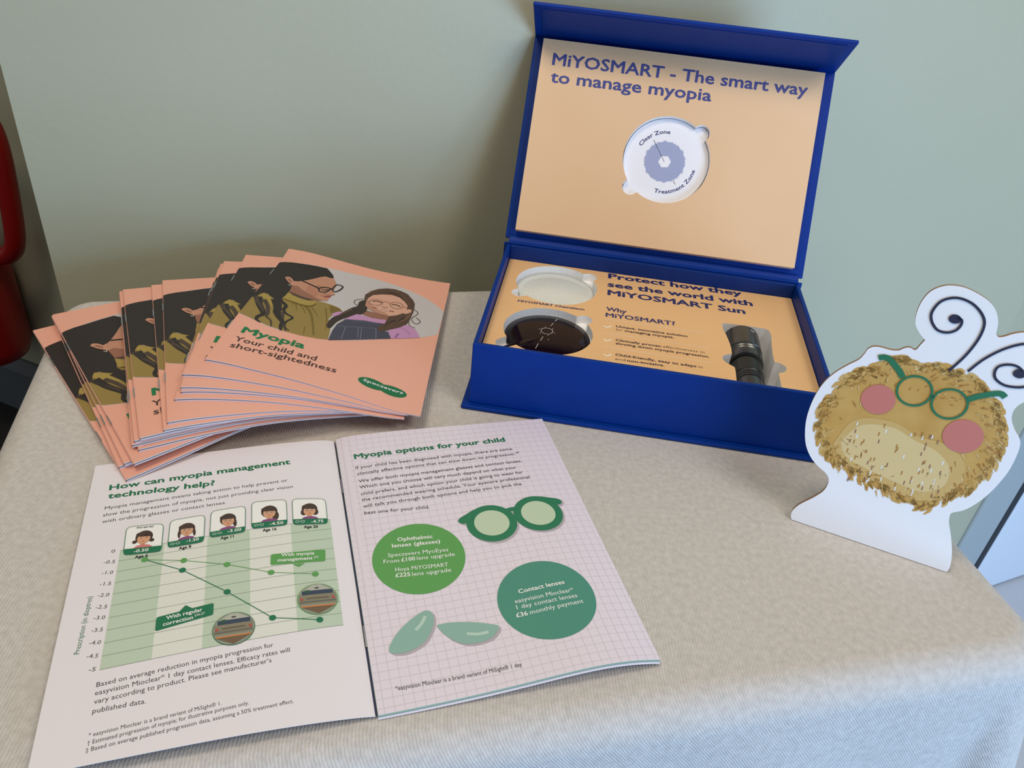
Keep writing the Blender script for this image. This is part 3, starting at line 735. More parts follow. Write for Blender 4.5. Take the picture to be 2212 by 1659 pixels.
# portrait cards
HAIR = mat((70, 52, 46), 0.5); SKIN = mat((214, 160, 124), 0.5); SKIND = mat((196, 138, 104), 0.5); PURP = mat((134, 72, 128), 0.5); BLK = mat((40, 52, 48), 0.5)
cards = (((550, 600), (803, 575), (785, 765), (525, 792), '-0.50', (597, 778), (698, 765), 0),
         ((848, 556), (1085, 515), (1075, 700), (828, 742), '-1.50', (957, 706), (1043, 692), 1),
         ((1126, 492), (1361, 455), (1358, 632), (1115, 672), '-3.00', (1237, 640), (1333, 626), 2),
         ((1403, 430), (1638, 411), (1646, 585), (1402, 612), '-4.50', (1525, 590), (1620, 580), 3),
         ((1678, 408), (1905, 407), (1922, 576), (1685, 584), '-4.75', (1808, 574), (1893, 569), 4))
for tl, tr, br, bl, lab, ta_, tb2, sty in cards:
    P = Print(SLt); q = [SLt.inv(g3(p)) for p in (tl, tr, br, bl)]
    o = rrect(None, q, 0.0035, None, 0)
    P.poly(o, WPR, 4)
    def cq(a, b): return tuple((q[3][j] + (q[2][j] - q[3][j]) * a) * (1 - b) + (q[0][j] + (q[1][j] - q[0][j]) * a) * b for j in range(2))
    sx_ = math.dist(q[3], q[2]); ang = math.atan2(q[2][1] - q[3][1], q[2][0] - q[3][0])
    C_ = cq(0.5, 0.56)
    def E(dx, dy, rx, ry, m, lay): 
        c = (C_[0] + (dx * math.cos(ang) - dy * math.sin(ang)) * sx_, C_[1] + (dx * math.sin(ang) + dy * math.cos(ang)) * sx_)
        P.circle(c, rx * sx_, m, lay, ry * sx_, ang, 22)
    P.poly([cq(0.24, 0.2), cq(0.76, 0.2), cq(0.68, 0.28), cq(0.56, 0.31), cq(0.44, 0.31), cq(0.32, 0.28)], PURP if sty else mat((206, 120, 120), 0.5), 6)
    E(0, 0.03, 0.235, 0.26, HAIR, 5)
    if sty == 0: E(-.23, -.15, .065, .07, HAIR, 5); E(.23, -.13, .065, .07, HAIR, 5)
    if sty == 1: E(-.22, -.17, .04, .15, HAIR, 7); E(.21, -.17, .04, .15, HAIR, 7)
    if sty == 2: E(.19, -.16, .055, .17, HAIR, 7)
    if sty == 3: E(.17, -.17, .1, .19, HAIR, 5)
    if sty == 4: E(-.17, -.1, .09, .13, HAIR, 5); E(.17, -.1, .09, .13, HAIR, 5)
    E(0, -.2, .07, .1, SKIND, 6); E(0, -0.05, 0.175, 0.21, SKIN, 8); E(-.04, .13, .19, .1, HAIR, 9); E(.1, .1, .1, .08, HAIR, 9)
    E(-.07, -.03, .018, .016, BLK, 9); E(.07, -.03, .018, .016, BLK, 9); E(0, -.16, .05, .012, mat((176, 84, 84), 0.5), 9); E(0, -.09, .014, .02, SKIND, 9)
    if sty:
        for dx in (-.075, .075):
            c = (C_[0] + (dx * math.cos(ang) + .03 * math.sin(ang)) * sx_, C_[1] + (dx * math.sin(ang) - .03 * math.cos(ang)) * sx_)
            P.ring(c, 0.062 * sx_, 0.013 * sx_, mat((190, 176, 168), 0.5), 10, 0.045 * sx_, 14)
    bl_ = [cq(0.0, 0.2), cq(0.0, 0.09), cq(0.03, 0.02), cq(0.1, 0.0), cq(0.9, 0.0), cq(0.97, 0.02), cq(1.0, 0.09), cq(1.0, 0.2)]
    P.poly(bl_, DGR, 10)
    P.stroke(o, 0.0003, DGR, 11, closed=True)
    P.text(lab, g3(ta_), g3(tb2), 0.0023, WPR, 0.02, 12)
    if sty:
        for dx in (0.13, 0.28): P.ring(cq(dx, 0.1), 0.055 * sx_, 0.012 * sx_, WPR, 12, 0.04 * sx_, 14)
    P.build('portrait_card', lpage)
# ---- right page print
g5 = crop(720, 900, 720 / 2212); g6 = crop(720, 1200, 720 / 2212)
P = Print(SRt, 0.01); GL = mat((203, 195, 205), 0.5)
du = 0.00505
k = 0.004
while k < PWD - 0.001:
    P.stroke([(k, PHT * i / 20) for i in range(21)], 0.00022, GL, 1); k += du
k = 0.003
while k < PHT - 0.001:
    P.stroke([(0.001 + (PWD - 0.001) * i / 20, k) for i in range(21)], 0.00022, GL, 1); k += du
P.build('square_grid', rpage)
P = Print(SRt)
P.text('Myopia options for your child', g5((140, 282)), g5((1143, 165)), 0.0045, HEAD, 0.03, 3)
P.build('page_heading', rpage)
P = Print(SRt)
for s_, a, b in (('If your child has been diagnosed with myopia, there are some', (150, 350), (1190, 222)), ('clinically effective options that can slow down its progression.', (160, 390), (1210, 255)),
                 ('We offer both myopia management glasses and contact lenses.', (170, 440), (1253, 302)), ('Which one you choose will very much depend on what your', (176, 480), (1218, 345)),
                 ('child prefers, and which option your child is going to wear for', (184, 524), (1260, 377)), ('the recommended wearing schedule. Your eyecare professional', (190, 564), (1305, 410)),
                 ('will talk you through both options and help you to pick the', (199, 606), (1252, 455)), ('best one for your child.', (206, 650), (640, 610))):
    P.text(s_, g5(a), g5(b), 0.0027, TXT, 0.0, 3)
P.text('28', g5((1211, 246)), g5((1232, 242)), 0.0015, TXT, 0.0, 3)
P.build('body_text', rpage); P = Print(SRt)
P.text('*easyvision Mioclear is a brand variant of MiSight\u00ae 1 day', g6((415, 898)), g6((1253, 735)), 0.0024, TXT, 0.0, 3)
P.build('footnote_text', rpage)
def pxcircle(P, l, r, t, b, m, layer):
    a, c, d, e = [SRt.inv(p) for p in (l, r, t, b)]
    cc = ((a[0] + c[0] + d[0] + e[0]) / 4, (a[1] + c[1] + d[1] + e[1]) / 4); R_ = (math.dist(a, c) + math.dist(d, e)) / 4
    P.circle(cc, R_, m, layer, n=64); return cc, R_
P = Print(SRt); pxcircle(P, (804, 1208), (1006.5, 1204), (897, 1131), (913, 1281.5), LGR, 3)
for s_, a, b, bo in (('Ophthalmic', (425, 830), (660, 808), .02), ('lenses (glasses)', (390, 872), (710, 840), .02), ('Specsavers MyoEyes', (363, 935), (764, 895), 0), ('From', (334, 977), (438, 968), 0), ('\u00a3100', (452, 965), (545, 955), .02),
                     ('lens upgrade', (556, 954), (808, 925), 0), ('Hoya MiYOSMART', (412, 1030), (764, 995), 0), ('\u00a3225', (413, 1068), (512, 1060), .02), ('lens upgrade', (524, 1060), (783, 1030), 0)):
    P.text(s_, g5(a), g5(b), 0.0028, WPR, bo, 5)
P.build('green_price_circle', rpage)
P = Print(SRt); pxcircle(P, (1075, 1300), (1286.5, 1292), (1176, 1211), (1186, 1380.5), TEAL, 3)
for s_, a, b, bo in (('Contact lenses', (1232, 255), (1537, 188), .02), ('easyvision Mioclear*', (1208, 320), (1597, 240), 0), ('1 day contact lenses', (1220, 360), (1622, 278), 0), ('\u00a336', (1216, 413), (1294, 398), .02), ('monthly payment', (1308, 393), (1663, 315), 0)):
    P.text(s_, g6(a), g6(b), 0.0028, WPR, bo, 5)
P.build('teal_price_circle', rpage)
# glasses and contact lens pictures
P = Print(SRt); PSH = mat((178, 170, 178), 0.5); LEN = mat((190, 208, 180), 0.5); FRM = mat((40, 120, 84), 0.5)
gc1 = SRt.inv(g5((1052, 707))); gc2 = SRt.inv(g5((1360, 641)))
r_o = 0.0155; r_i = 0.0108
off = (0.0009, -0.0014)
def specs(o, m, lay):
    q = lambda p: (p[0] + o[0], p[1] + o[1])
    for c in (gc1, gc2): P.circle(q(c), r_o, m, lay, n=48)
    d = sub2(gc2, gc1); L_ = math.hypot(*d); ux, uy = d[0] / L_, d[1] / L_
    f = lambda x, y: q((gc1[0] + ux * x - uy * y, gc1[1] + uy * x + ux * y))
    P.poly([f(L_ / 2 - .005, .009), f(L_ / 2, .0095), f(L_ / 2 + .005, .009), f(L_ / 2 + .004, .0045), f(L_ / 2, .0062), f(L_ / 2 - .004, .0045)], m, lay)
    for s, x0 in ((-1, 0), (1, L_)):
        P.poly(arc_pts([f(x0 + s * .007, .0142), f(x0 + s * .013, .0115), f(x0 + s * .0175, .0095), f(x0 + s * .0192, .0070), f(x0 + s * .0172, .0046), f(x0 + s * .0145, .0040), f(x0 + s * .010, .001)], 5), m, lay)
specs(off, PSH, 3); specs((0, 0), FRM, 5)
for c in (gc1, gc2): P.circle(c, r_i, LEN, 7, n=40)
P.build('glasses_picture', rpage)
for body_, hi in (([(370, 640), (375, 600), (430, 510), (510, 430), (590, 375), (630, 368), (658, 385), (667, 430), (655, 490), (610, 570), (540, 620), (470, 648), (400, 652), (370, 640)], [(545, 500), (585, 455), (610, 405)]),
                  ([(685, 465), (760, 448), (880, 443), (1000, 450), (1085, 464), (1098, 472), (1090, 500), (1060, 540), (1000, 570), (920, 588), (850, 583), (780, 555), (720, 510), (685, 465)], [(885, 522), (960, 525), (1030, 510)])):
    P = Print(SRt); uvp = [SRt.inv(g6(p)) for p in arc_pts(body_, 5)][:-1]
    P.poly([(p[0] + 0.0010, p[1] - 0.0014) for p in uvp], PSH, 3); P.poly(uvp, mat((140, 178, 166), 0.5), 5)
    P.stroke([SRt.inv(g6(p)) for p in arc_pts(hi, 5)], 0.0020, mat((178, 206, 194), 0.5), 7)
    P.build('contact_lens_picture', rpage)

# ------------------------------------------------------------------ fanned brochures
def Bz(x, y): return 0.0105 * math.exp(-0.5 * (((x + 0.165) / 0.052) ** 2 + ((y - 0.430) / 0.052) ** 2))
TL_ = 0.0024
def Fz(x, y): return 0.17 + 0.83 * (1 - 0.80 * sstep(-0.215, -0.07, x)) * (1 - (0.42 + 0.40 * sstep(-0.20, -0.08, x)) * sstep(0.49, 0.66, y))
def zk(k):
    wk = k / 14
    def z(u, v, x, y):
        fr = 1 - 0.6 * sstep(0.48, 0.62, y)
        return Z0 + 0.0005 + Bz(x, y) * (1 - 0.30 * wk) + (k + 0.97) * TL_ * Fz(x, y) + wk * fr * (-0.0026 * math.exp(-((x + 0.178) / 0.030) ** 2) + 0.0026 * math.exp(-((x + 0.105) / 0.028) ** 2))
    return z
g1 = crop(400, 500, 600 / 2212); g2 = crop(40, 520, 500 / 1536)
edges = [  # from the bottom of the pile: top-left and bottom-left corners of the spine in the photograph
    ((65.5, 704), (272.7, 1036)), ((110, 678), (256.5, 1008)), ((111, 673), (268, 1001)), ((103.5, 667.5), (289, 1001)),
    ((266, 632), (299, 971)), ((259, 627), (285, 961)), ((257.5, 621), (290, 952)), ((264.6, 613.4), (302, 946)),
    ((326.5, 604), (353.5, 928.5)), ((351, 591.6), (361.6, 912)), ((476, 567), (377, 862)), ((479.5, 561), (391, 845.5)),
    ((488, 553), (390, 836)), ((534.8, 542.6), (394, 808)), ((622, 540), (443, 775.5))]
words = ['lowest pink brochure of the fan, lying flat on the cloth at far left', 'second pink brochure from the bottom of the fanned pile, only its lower spine showing', 'third pink brochure from the bottom of the fanned pile, a thin spine sliver showing',
         'pink brochure at left of the fan, ear and half the printed face showing', 'fifth pink brochure from the bottom of the fanned pile, its lower edge showing', 'sixth pink brochure from the bottom of the fanned pile, its lower corner jutting left',
         'seventh pink brochure from the bottom of the fan, a narrow spine strip showing', 'pink brochure mid fan with the letters Y and s beginning its printed title', 'ninth pink brochure from the bottom of the fan, narrow strip with one staple showing',
         'pink brochure mid fan with a printed ear in the wide dark strip', 'fifth pink brochure from the top of the fan, only its lower edge jutting out', 'fourth pink brochure from the top of the fan, a thin spine edge showing',
         'third pink brochure from the top of the fanned pile, a narrow strip showing', 'second pink brochure from the top of the fan, half hidden under the top one', 'topmost pink brochure of the fan, whole cover of woman and girl showing']
surf = []
for k, (tl, bl) in enumerate(edges):
    S0 = Drape((0, 0), 0, zk(k))
    a, b = S0.inv(tl), S0.inv(bl)
    ang = math.atan2(a[1] - b[1], a[0] - b[0]) - math.pi / 2
    surf.append(Drape(b, ang, zk(k), -0.045 * sstep(8, 13, k)))
BWD, BHT = 0.148, 0.210
ST = surf[-1]
# the printed cover, laid out once on the top brochure
MUST = mat((146, 124, 64), 0.5); MUSTD = mat((118, 97, 38), 0.5); HB = mat((40, 31, 28), 0.5); FACE = mat((190, 138, 112), 0.5); FACED = mat((148, 102, 82), 0.5); EAR = mat((196, 142, 118), 0.5)
PG = mat((196, 192, 194), 0.5); GH = mat((84, 60, 48), 0.5); GF = mat((214, 166, 144), 0.5); LIL = mat((192, 142, 186), 0.5); DEN = mat((66, 66, 84), 0.5); DENL = mat((120, 122, 142), 0.5); LIP = mat((150, 66, 62), 0.5)
cov = Print(ST, 0.007)
def cp(P_, m, lay, smooth=0): cov.px(arc_pts(P_, smooth) if smooth else P_, m, lay, g1)
def cs(P_, wd, m, lay, sm=6, taper=None): cov.stroke([ST.inv(g1(p)) for p in arc_pts(P_, sm)], wd, m, lay, taper=taper)
edge_top = arc_pts([(715, 262), (900, 252), (1130, 290), (1300, 328), (1500, 375), (1700, 438), (1850, 500), (1960, 560), (2060, 640)], 5)
edge_bot = arc_pts([(2010, 822), (1850, 848), (1600, 856), (1300, 868), (1100, 855), (900, 820), (700, 770), (560, 710), (415, 643)], 5)
cp(edge_top + edge_bot, PG, 1)
t2 = crop(520, 560, 260 / 2212); t3 = crop(700, 600, 240 / 2212)
def ap(f, P_, m, lay, sm=3): cov.px(arc_pts(P_ + [P_[0]], sm)[:-1] if sm else P_, m, lay, f)
def asx(f, P_, wd, m, lay, sm=6, taper=None, closed=False):
    Q = arc_pts(P_ + [P_[0]], sm)[:-1] if closed else arc_pts(P_, sm)
    cov.stroke([ST.inv(f(p)) for p in Q], wd, m, lay, taper=taper, closed=closed)
HB2 = mat((72, 57, 47), 0.5); MUSTL = mat((164, 141, 70), 0.5); TIP = lambda t: 1 - 0.75 * t
ap(t2, [(-60, 900), (160, 700), (230, 655), (340, 640), (430, 610), (560, 680), (640, 730), (790, 680), (850, 640), (880, 615), (1000, 800), (1290, 865), (1400, 770), (1550, 800), (1700, 850), (1810, 900), (1880, 970), (1760, 985), (1690, 1030), (1610, 1100), (1660, 1180), (1640, 1330), (1600, 1478), (1400, 1458), (1100, 1402), (800, 1322), (500, 1222), (250, 1112), (-60, 975)], MUST, 2, 0)
ap(t2, [(1640, 850), (1810, 900), (1880, 970), (1720, 985), (1660, 1000), (1640, 930)], MUSTD, 3, 0)
for P_, wd in (([(1010, 820), (1020, 870), (1030, 940)], .0014), ([(1100, 850), (1150, 910), (1185, 990)], .0016), ([(1200, 870), (1280, 980), (1320, 1150), (1340, 1400)], .0030), ([(1300, 880), (1360, 960), (1420, 1060)], .0014), ([(960, 800), (940, 850)], .0012), ([(1560, 900), (1580, 1100), (1560, 1300)], .0014), ([(1180, 1240), (1150, 1380)], .0012)):
    asx(t2, P_, wd, MUSTD, 3, 6, lambda t: 1 - 0.6 * t)
ap(t2, [(340, 650), (430, 625), (540, 690), (620, 760), (660, 860), (600, 880), (480, 800), (390, 740)], MUSTL, 3)
ap(t2, [(640, 72), (720, 60), (800, 55), (950, 62), (1100, 82), (1250, 104), (1400, 130), (1590, 172), (1640, 225), (1700, 300), (1712, 358), (1640, 350), (1560, 322), (1450, 338), (1350, 365), (1240, 388), (1130, 405), (1060, 415), (975, 405), (960, 470), (930, 540), (900, 610), (850, 650), (790, 690), (740, 740), (690, 765), (640, 745), (560, 690), (500, 640), (430, 615), (340, 648), (280, 690), (200, 690), (140, 760), (60, 760), (250, 480), (500, 180)], HB, 4, 0)
for P_, wd, m in (([(330, 690), (340, 820), (400, 950), (410, 1010), (310, 1060), (290, 1110), (360, 1160)], .0062, HB), ([(430, 740), (490, 850), (500, 980), (470, 1050), (550, 1130), (560, 1240)], .0040, HB2), ([(280, 680), (300, 760), (380, 880), (410, 960)], .0042, HB2),
                 ([(640, 740), (680, 900), (660, 980), (710, 1080), (770, 1160), (735, 1230), (735, 1310)], .0072, HB), ([(700, 740), (830, 850), (790, 930), (830, 1000), (950, 1080), (840, 1150), (810, 1240), (885, 1315)], .0034, HB), ([(750, 720), (760, 800), (740, 880)], .0015, HB), ([(770, 1180), (800, 1260), (830, 1325)], .0030, HB2)):
    asx(t2, P_, wd, m, 5, 8, TIP)
ap(t2, [(600, 900), (660, 880), (720, 950), (800, 1000), (790, 1120), (730, 1180), (690, 1080), (620, 980)], HB2, 4)
ap(t2, [(975, 405), (1060, 415), (1130, 405), (1240, 388), (1350, 365), (1450, 338), (1560, 322), (1640, 350), (1712, 358), (1740, 410), (1765, 480), (1735, 530), (1705, 575), (1722, 630), (1736, 655), (1690, 672), (1662, 676), (1660, 700), (1622, 716), (1615, 748), (1590, 772), (1500, 772), (1400, 768), (1300, 742), (1150, 700), (1050, 660), (950, 620), (895, 605), (930, 540), (945, 490)], FACE, 6, 0)
ap(t2, [(945, 490), (1050, 500), (1120, 560), (1250, 640), (1380, 715), (1500, 771), (1400, 768), (1300, 742), (1150, 700), (1050, 660), (950, 620), (895, 605)], FACED, 7, 0)
ap(t2, [(1250, 480), (1350, 540), (1430, 620), (1390, 690), (1290, 650), (1200, 570)], mat((182, 124, 100), 0.5), 8)
ap(t2, [(880, 600), (1050, 665), (1200, 722), (1392, 765), (1380, 792), (1250, 764), (1050, 704), (870, 625)], mat((84, 62, 50), 0.5), 8, 0)
ap(t2, [(880, 612), (960, 670), (1100, 730), (1250, 770), (1398, 768), (1375, 830), (1290, 866), (1150, 852), (1000, 805), (850, 762), (780, 722)], MUSTL, 9, 0)
asx(t2, [(800, 735), (1000, 805), (1150, 852), (1290, 866), (1375, 830)], .0008, MUSTD, 10)
ap(t2, [(815, 340), (870, 330), (930, 355), (965, 400), (976, 470), (948, 490), (900, 450), (850, 400)], EAR, 9)
ap(t2, [(850, 362), (910, 372), (942, 432), (905, 425)], FACED, 10)
asx(t2, [(935, 478), (905, 495), (880, 470)], .0006, mat((205, 200, 195), 0.4), 10, 4)
asx(t2, [(1130, 405), (1300, 480), (1430, 545)], .0018, HB, 10)
asx(t2, [(1430, 545), (1530, 530), (1620, 535), (1640, 560), (1590, 600), (1530, 618), (1455, 605), (1438, 570)], .0014, HB, 10, 4, None, True)
asx(t2, [(1690, 550), (1770, 478), (1880, 516), (1800, 588), (1720, 605), (1690, 580)], .0013, HB, 10, 4, None, True)
asx(t2, [(1640, 556), (1692, 552)], .0022, HB, 10); asx(t2, [(1380, 505), (1500, 515), (1610, 530)], .0012, FACED, 9); asx(t2, [(1480, 575), (1560, 572), (1600, 560)], .0010, HB, 10)
ap(t2, [(1450, 660), (1540, 688), (1655, 680), (1652, 702), (1570, 712)], LIP, 9, 0); asx(t2, [(1530, 640), (1600, 664), (1690, 668)], .0007, FACED, 9)
# girl
ap(t3, [(830, 440), (780, 455), (700, 485), (660, 570), (560, 600), (400, 680), (300, 740), (180, 790), (100, 860), (50, 960), (120, 1010), (250, 890), (400, 815), (520, 785), (640, 740), (740, 735), (820, 700), (860, 620)], mat((54, 42, 36), 0.5), 5, 3)
ap(t3, [(160, 720), (280, 680), (380, 690), (300, 745), (180, 770)], LIL, 4)
ap(t3, [(800, 640), (1000, 700), (1150, 750), (1310, 775), (1250, 850), (1150, 855), (950, 800), (780, 745)], FACED, 5, 0)
ap(t3, [(390, 835), (520, 780), (660, 728), (800, 768), (950, 808), (1130, 838), (1250, 848), (1210, 925), (1000, 895), (800, 858), (600, 845)], LIL, 6, 0)
ap(t3, [(1270, 1060), (1400, 990), (1550, 940), (1700, 960), (1820, 1040), (1880, 1130), (1905, 1196), (1330, 1218)], LIL, 6, 0)
asx(t3, [(1480, 1120), (1420, 1200)], .0020, mat((150, 104, 150), 0.5), 7); asx(t3, [(1520, 1000), (1640, 1060), (1700, 1150)], .0012, mat((168, 120, 166), 0.5), 7)
ap(t3, [(430, 832), (600, 845), (800, 858), (1000, 895), (1190, 930), (1100, 970), (1080, 1060), (1270, 1080), (1332, 1218), (800, 1234), (80, 1246), (170, 1050), (260, 930)], DEN, 7, 0)
for P_ in ([(270, 970), (600, 990), (1040, 1020)], [(430, 990), (340, 1225)], [(750, 1010), (720, 1230)], [(1035, 1020), (1030, 1218)], [(680, 1000), (670, 1200)], [(560, 870), (800, 885), (1080, 930)]): asx(t3, P_, .0005, DENL, 8, 4)
ap(t3, [(800, 450), (820, 345), (940, 272), (1080, 232), (1250, 220), (1400, 235), (1550, 280), (1680, 360), (1770, 450), (1808, 530), (1795, 620), (1775, 700), (1705, 850), (1650, 930), (1500, 1000), (1350, 1035), (1110, 1085), (1060, 1010), (1110, 960), (1200, 930), (1240, 860), (1300, 775), (1450, 757), (1560, 720), (1650, 640), (1665, 560), (1600, 478), (1500, 398), (1350, 348), (1150, 338), (980, 350), (900, 398), (855, 450), (830, 520)], GH, 8, 0)
ap(t3, [(852, 452), (900, 400), (980, 352), (1150, 340), (1350, 350), (1500, 400), (1600, 480), (1662, 560), (1652, 640), (1560, 720), (1450, 757), (1300, 772), (1150, 747), (1000, 692), (880, 622), (818, 558)], GF, 7, 0)
ap(t3, [(818, 558), (880, 622), (1000, 692), (1150, 747), (1300, 772), (1200, 700), (1050, 640), (950, 560), (900, 480), (852, 452)], mat((186, 136, 114), 0.5), 8, 0)
ap(t3, [(1570, 720), (1600, 670), (1680, 640), (1745, 655), (1720, 700), (1640, 730)], GF, 9)
BRW = mat((138, 92, 72), 0.5)
for c_, rx, ry, ro in (((1035, 500), 135, 58, .08), ((1445, 565), 130, 62, .16)):
    asx(t3, [(c_[0] + rx * math.cos(t) * math.cos(ro) - ry * math.sin(t) * math.sin(ro), c_[1] + rx * math.cos(t) * math.sin(ro) + ry * math.sin(t) * math.cos(ro)) for t in [2 * math.pi * i / 12 for i in range(12)]], .0006, BRW, 10, 3, None, True)
asx(t3, [(1170, 495), (1250, 490), (1315, 525)], .0006, BRW, 10); asx(t3, [(1570, 585), (1690, 630)], .0006, BRW, 10)
asx(t3, [(960, 478), (1060, 478), (1150, 512)], .0011, HB, 11); asx(t3, [(1350, 545), (1440, 552), (1525, 592)], .0011, HB, 11); asx(t3, [(960, 590), (1130, 642), (1390, 685)], .0012, LIP, 11); asx(t3, [(1050, 625), (1180, 660), (1300, 672)], .0010, mat((232, 214, 204), 0.5), 12); asx(t3, [(1150, 590), (1260, 608)], .0008, FACED, 11)
for P_ in ([(1790, 640), (1870, 720), (1740, 830), (1830, 930), (1915, 880), (1830, 800)], [(1690, 880), (1700, 960), (1810, 1010)], [(790, 430), (640, 450), (600, 500), (660, 560)], [(1550, 290), (1660, 340), (1710, 400)]): asx(t3, P_, .0006, mat((96, 72, 58), 0.5), 10, 8)
for P_ in ([(880, 330), (1050, 262), (1250, 245)], [(1300, 270), (1480, 310), (1620, 420), (1700, 560)], [(1740, 700), (1640, 830), (1450, 900), (1280, 960)], [(1690, 760), (1560, 880), (1300, 1000)], [(560, 640), (420, 710), (260, 790)]): asx(t3, P_, .0011, mat((122, 92, 72), 0.5), 10, 8, TIP)
for P_ in ([(1420, 860), (1300, 900), (1180, 990)], [(1600, 800), (1520, 850), (1400, 960)], [(1280, 300), (1420, 330), (1560, 420)]): asx(t3, P_, .0013, HB, 10, 8, TIP)
ttl = Print(ST); GRT = mat((22, 118, 70), 0.5)
t1 = crop(480, 690, 280 / 2212)
SUBT = mat((66, 44, 42), 0.5)
ttl.text('Myopia', (0.0103, 0.0432), (0.0565, 0.0424), 0.0086, GRT, 0.035, 2, uv=True)
ttl.text('Your child and', (0.0096, 0.0302), (0.0680, 0.0305), 0.0064, SUBT, 0.012, 2, uv=True)
ttl.text('short-sightedness', (0.0098, 0.0205), (0.0842, 0.0224), 0.0064, SUBT, 0.012, 2, uv=True)
lgo = Print(ST); LG = mat((24, 108, 66), 0.5)
e1, e2 = ST.inv(g1((1490, 1198))), ST.inv(g1((1650, 1258)))
la, lb = ST.inv(g1((1378, 1172))), ST.inv(g1((1764, 1308))); an = math.atan2(lb[1] - la[1], lb[0] - la[0]); Lw = math.dist(la, lb)
c1_ = (la[0] + math.cos(an) * Lw * 0.29, la[1] + math.sin(an) * Lw * 0.29); c2_ = (la[0] + math.cos(an) * Lw * 0.71, la[1] + math.sin(an) * Lw * 0.71)
for c in (c1_, c2_): lgo.circle(c, Lw * 0.29, LG, 2, Lw * 0.165, an, 40)
lgo.text('Specsavers', g1((1415, 1190)), g1((1732, 1298)), Lw * 0.085, WPR, 0.012, 4)
GCORE = mat((62, 82, 68), 0.6)
for k, S in enumerate(surf):
    root = tag(empty('myopia_brochure', S.pt(BWD / 2, BHT / 2, -0.001)), words[k], 'brochure', 'pink myopia brochures fanned out in a pile')
    zlo = zk(k - 1)
    th = lambda u, v, S=S, zlo=zlo: 0.95 * (S.pt(u, v).z - zlo(u, v, *S.xy(u, v)))   # fills the room down to the brochure below
    lay = lambda n, l0, l1, m, du=0.0, side=0, g=(34, 28): slab(n, S, du, BWD - du * 0.5, du, BHT - du, g[0], g[1], l0, l1, m, root, side, th)
    front = lay('front_cover', -0.20, 0.0, [M_PINK, mat((222, 222, 230), 0.5)], 0.0, 1)
    lay('pages', -0.38, -0.21, [mat((172, 180, 176), 0.5)], 0.0003)
    lay('inner_pages', -0.60, -0.39, [GCORE], 0.0005)
    lay('pages', -0.78, -0.61, [mat((196, 200, 212), 0.5)], 0.0003)
    lay('back_cover', -0.98, -0.79, [M_PINK, mat((240, 240, 248), 0.5)], 0.0, 1)
    V = []; F = []; n_ = 14
    for j in range(n_ + 1):                      # folded spine
        v = BHT * j / n_
        for l, o in ((0.01, 0.0008), (-0.2, -0.0002), (-0.5, -0.0005), (-0.8, -0.0002), (-0.98, 0.0008)): V.append(S.pt(o, v, l * th(0, v)))
    for j in range(n_):
        for i in range(4): F.append((j * 5 + i, j * 5 + i + 1, j * 5 + i + 6, j * 5 + i + 5))
    mesh('spine', V, F, M_PINK, root, True)
    clip = (0.0001, BWD - 0.0001, 0.0001, BHT - 0.0001)
    cov.build('cover_photo', front, S, None, clip)
    ttl.build('cover_title', front, S, None, clip)
    if k >= 12: lgo.build('logo', front, S, None, clip)
    for v0 in (0.046, 0.152):
        V = []
        for l in (0.03, -0.05):
            for u, v in ((-0.0007, v0), (0.0001, v0), (0.0001, v0 + 0.012), (-0.0007, v0 + 0.012)): V.append(S.pt(u, v, l * th(0, v) + 0.0002))
        fixn(mesh('staple', V, BOXF, M_STEEL, root))

# ------------------------------------------------------------------ cut-out standee
B0, B1 = atz((1708, 1122), Z0), atz((2045, 1236), Z0)
sU = (B1 - B0).normalized(); sN = Vector((sU.y, -sU.x, 0)).normalized()
if sN.y > 0: sN = -sN
LEAN = math.radians(9)
sV = Vector((0, 0, 1)) * math.cos(LEAN) - sN * math.sin(LEAN)
SS = Flat(B0, sU, sV)
f3 = crop(1680, 600, 532 / 1337)
outl = arc_pts([(75, 1313), (72, 1290), (82, 1262), (120, 1230), (190, 1195), (245, 1160), (272, 1120), (275, 1085), (255, 1055), (215, 1020), (180, 975), (155, 915), (148, 850), (155, 770), (180, 690), (215, 620), (260, 560), (320, 510), (390, 470), (440, 445), (470, 415), (490, 388), (520, 375), (560, 378), (610, 392), (655, 395), (690, 382), (720, 380), (747, 393), (775, 365), (800, 338)], 4)[:-1] + \
    arc_pts([(800, 338), (770, 300), (748, 250), (755, 190), (785, 125), (830, 75), (890, 48), (950, 42), (1020, 55), (1090, 88), (1150, 130), (1185, 180), (1197, 240), (1190, 285), (1186, 305), (1200, 322), (1230, 320), (1280, 305), (1337, 297), (1400, 305), (1450, 340), (1485, 400), (1490, 470), (1470, 540), (1430, 600), (1380, 650), (1337, 675), (1300, 698), (1277, 730), (1270, 770), (1285, 820), (1310, 865), (1316, 905), (1300, 960), (1260, 1040), (1215, 1100), (1150, 1170), (1080, 1225), (1010, 1262), (950, 1275), (935, 1290), (930, 1330), (940, 1400), (946, 1480), (940, 1550), (925, 1590), (905, 1600)], 4)
uvs = [SS.inv(f3(p)) for p in outl]; uvs = [(a, max(b, 0.0)) for a, b in uvs]
stand = tag(empty('cutout_standee', (B0 + B1) / 2), 'white cut-out card standee printed with a tan fluffy ball and green spectacles beside the box', 'standee')
SHK = mat((246, 245, 246), 0.45, name='white_card'); BRN = mat((150, 118, 88), 0.8, name='cardboard_edge')
n = len(uvs); V = [SS.pt(a, b, 0) for a, b in uvs] + [SS.pt(a, b, -0.0028) for a, b in uvs]; F = []; MI = []
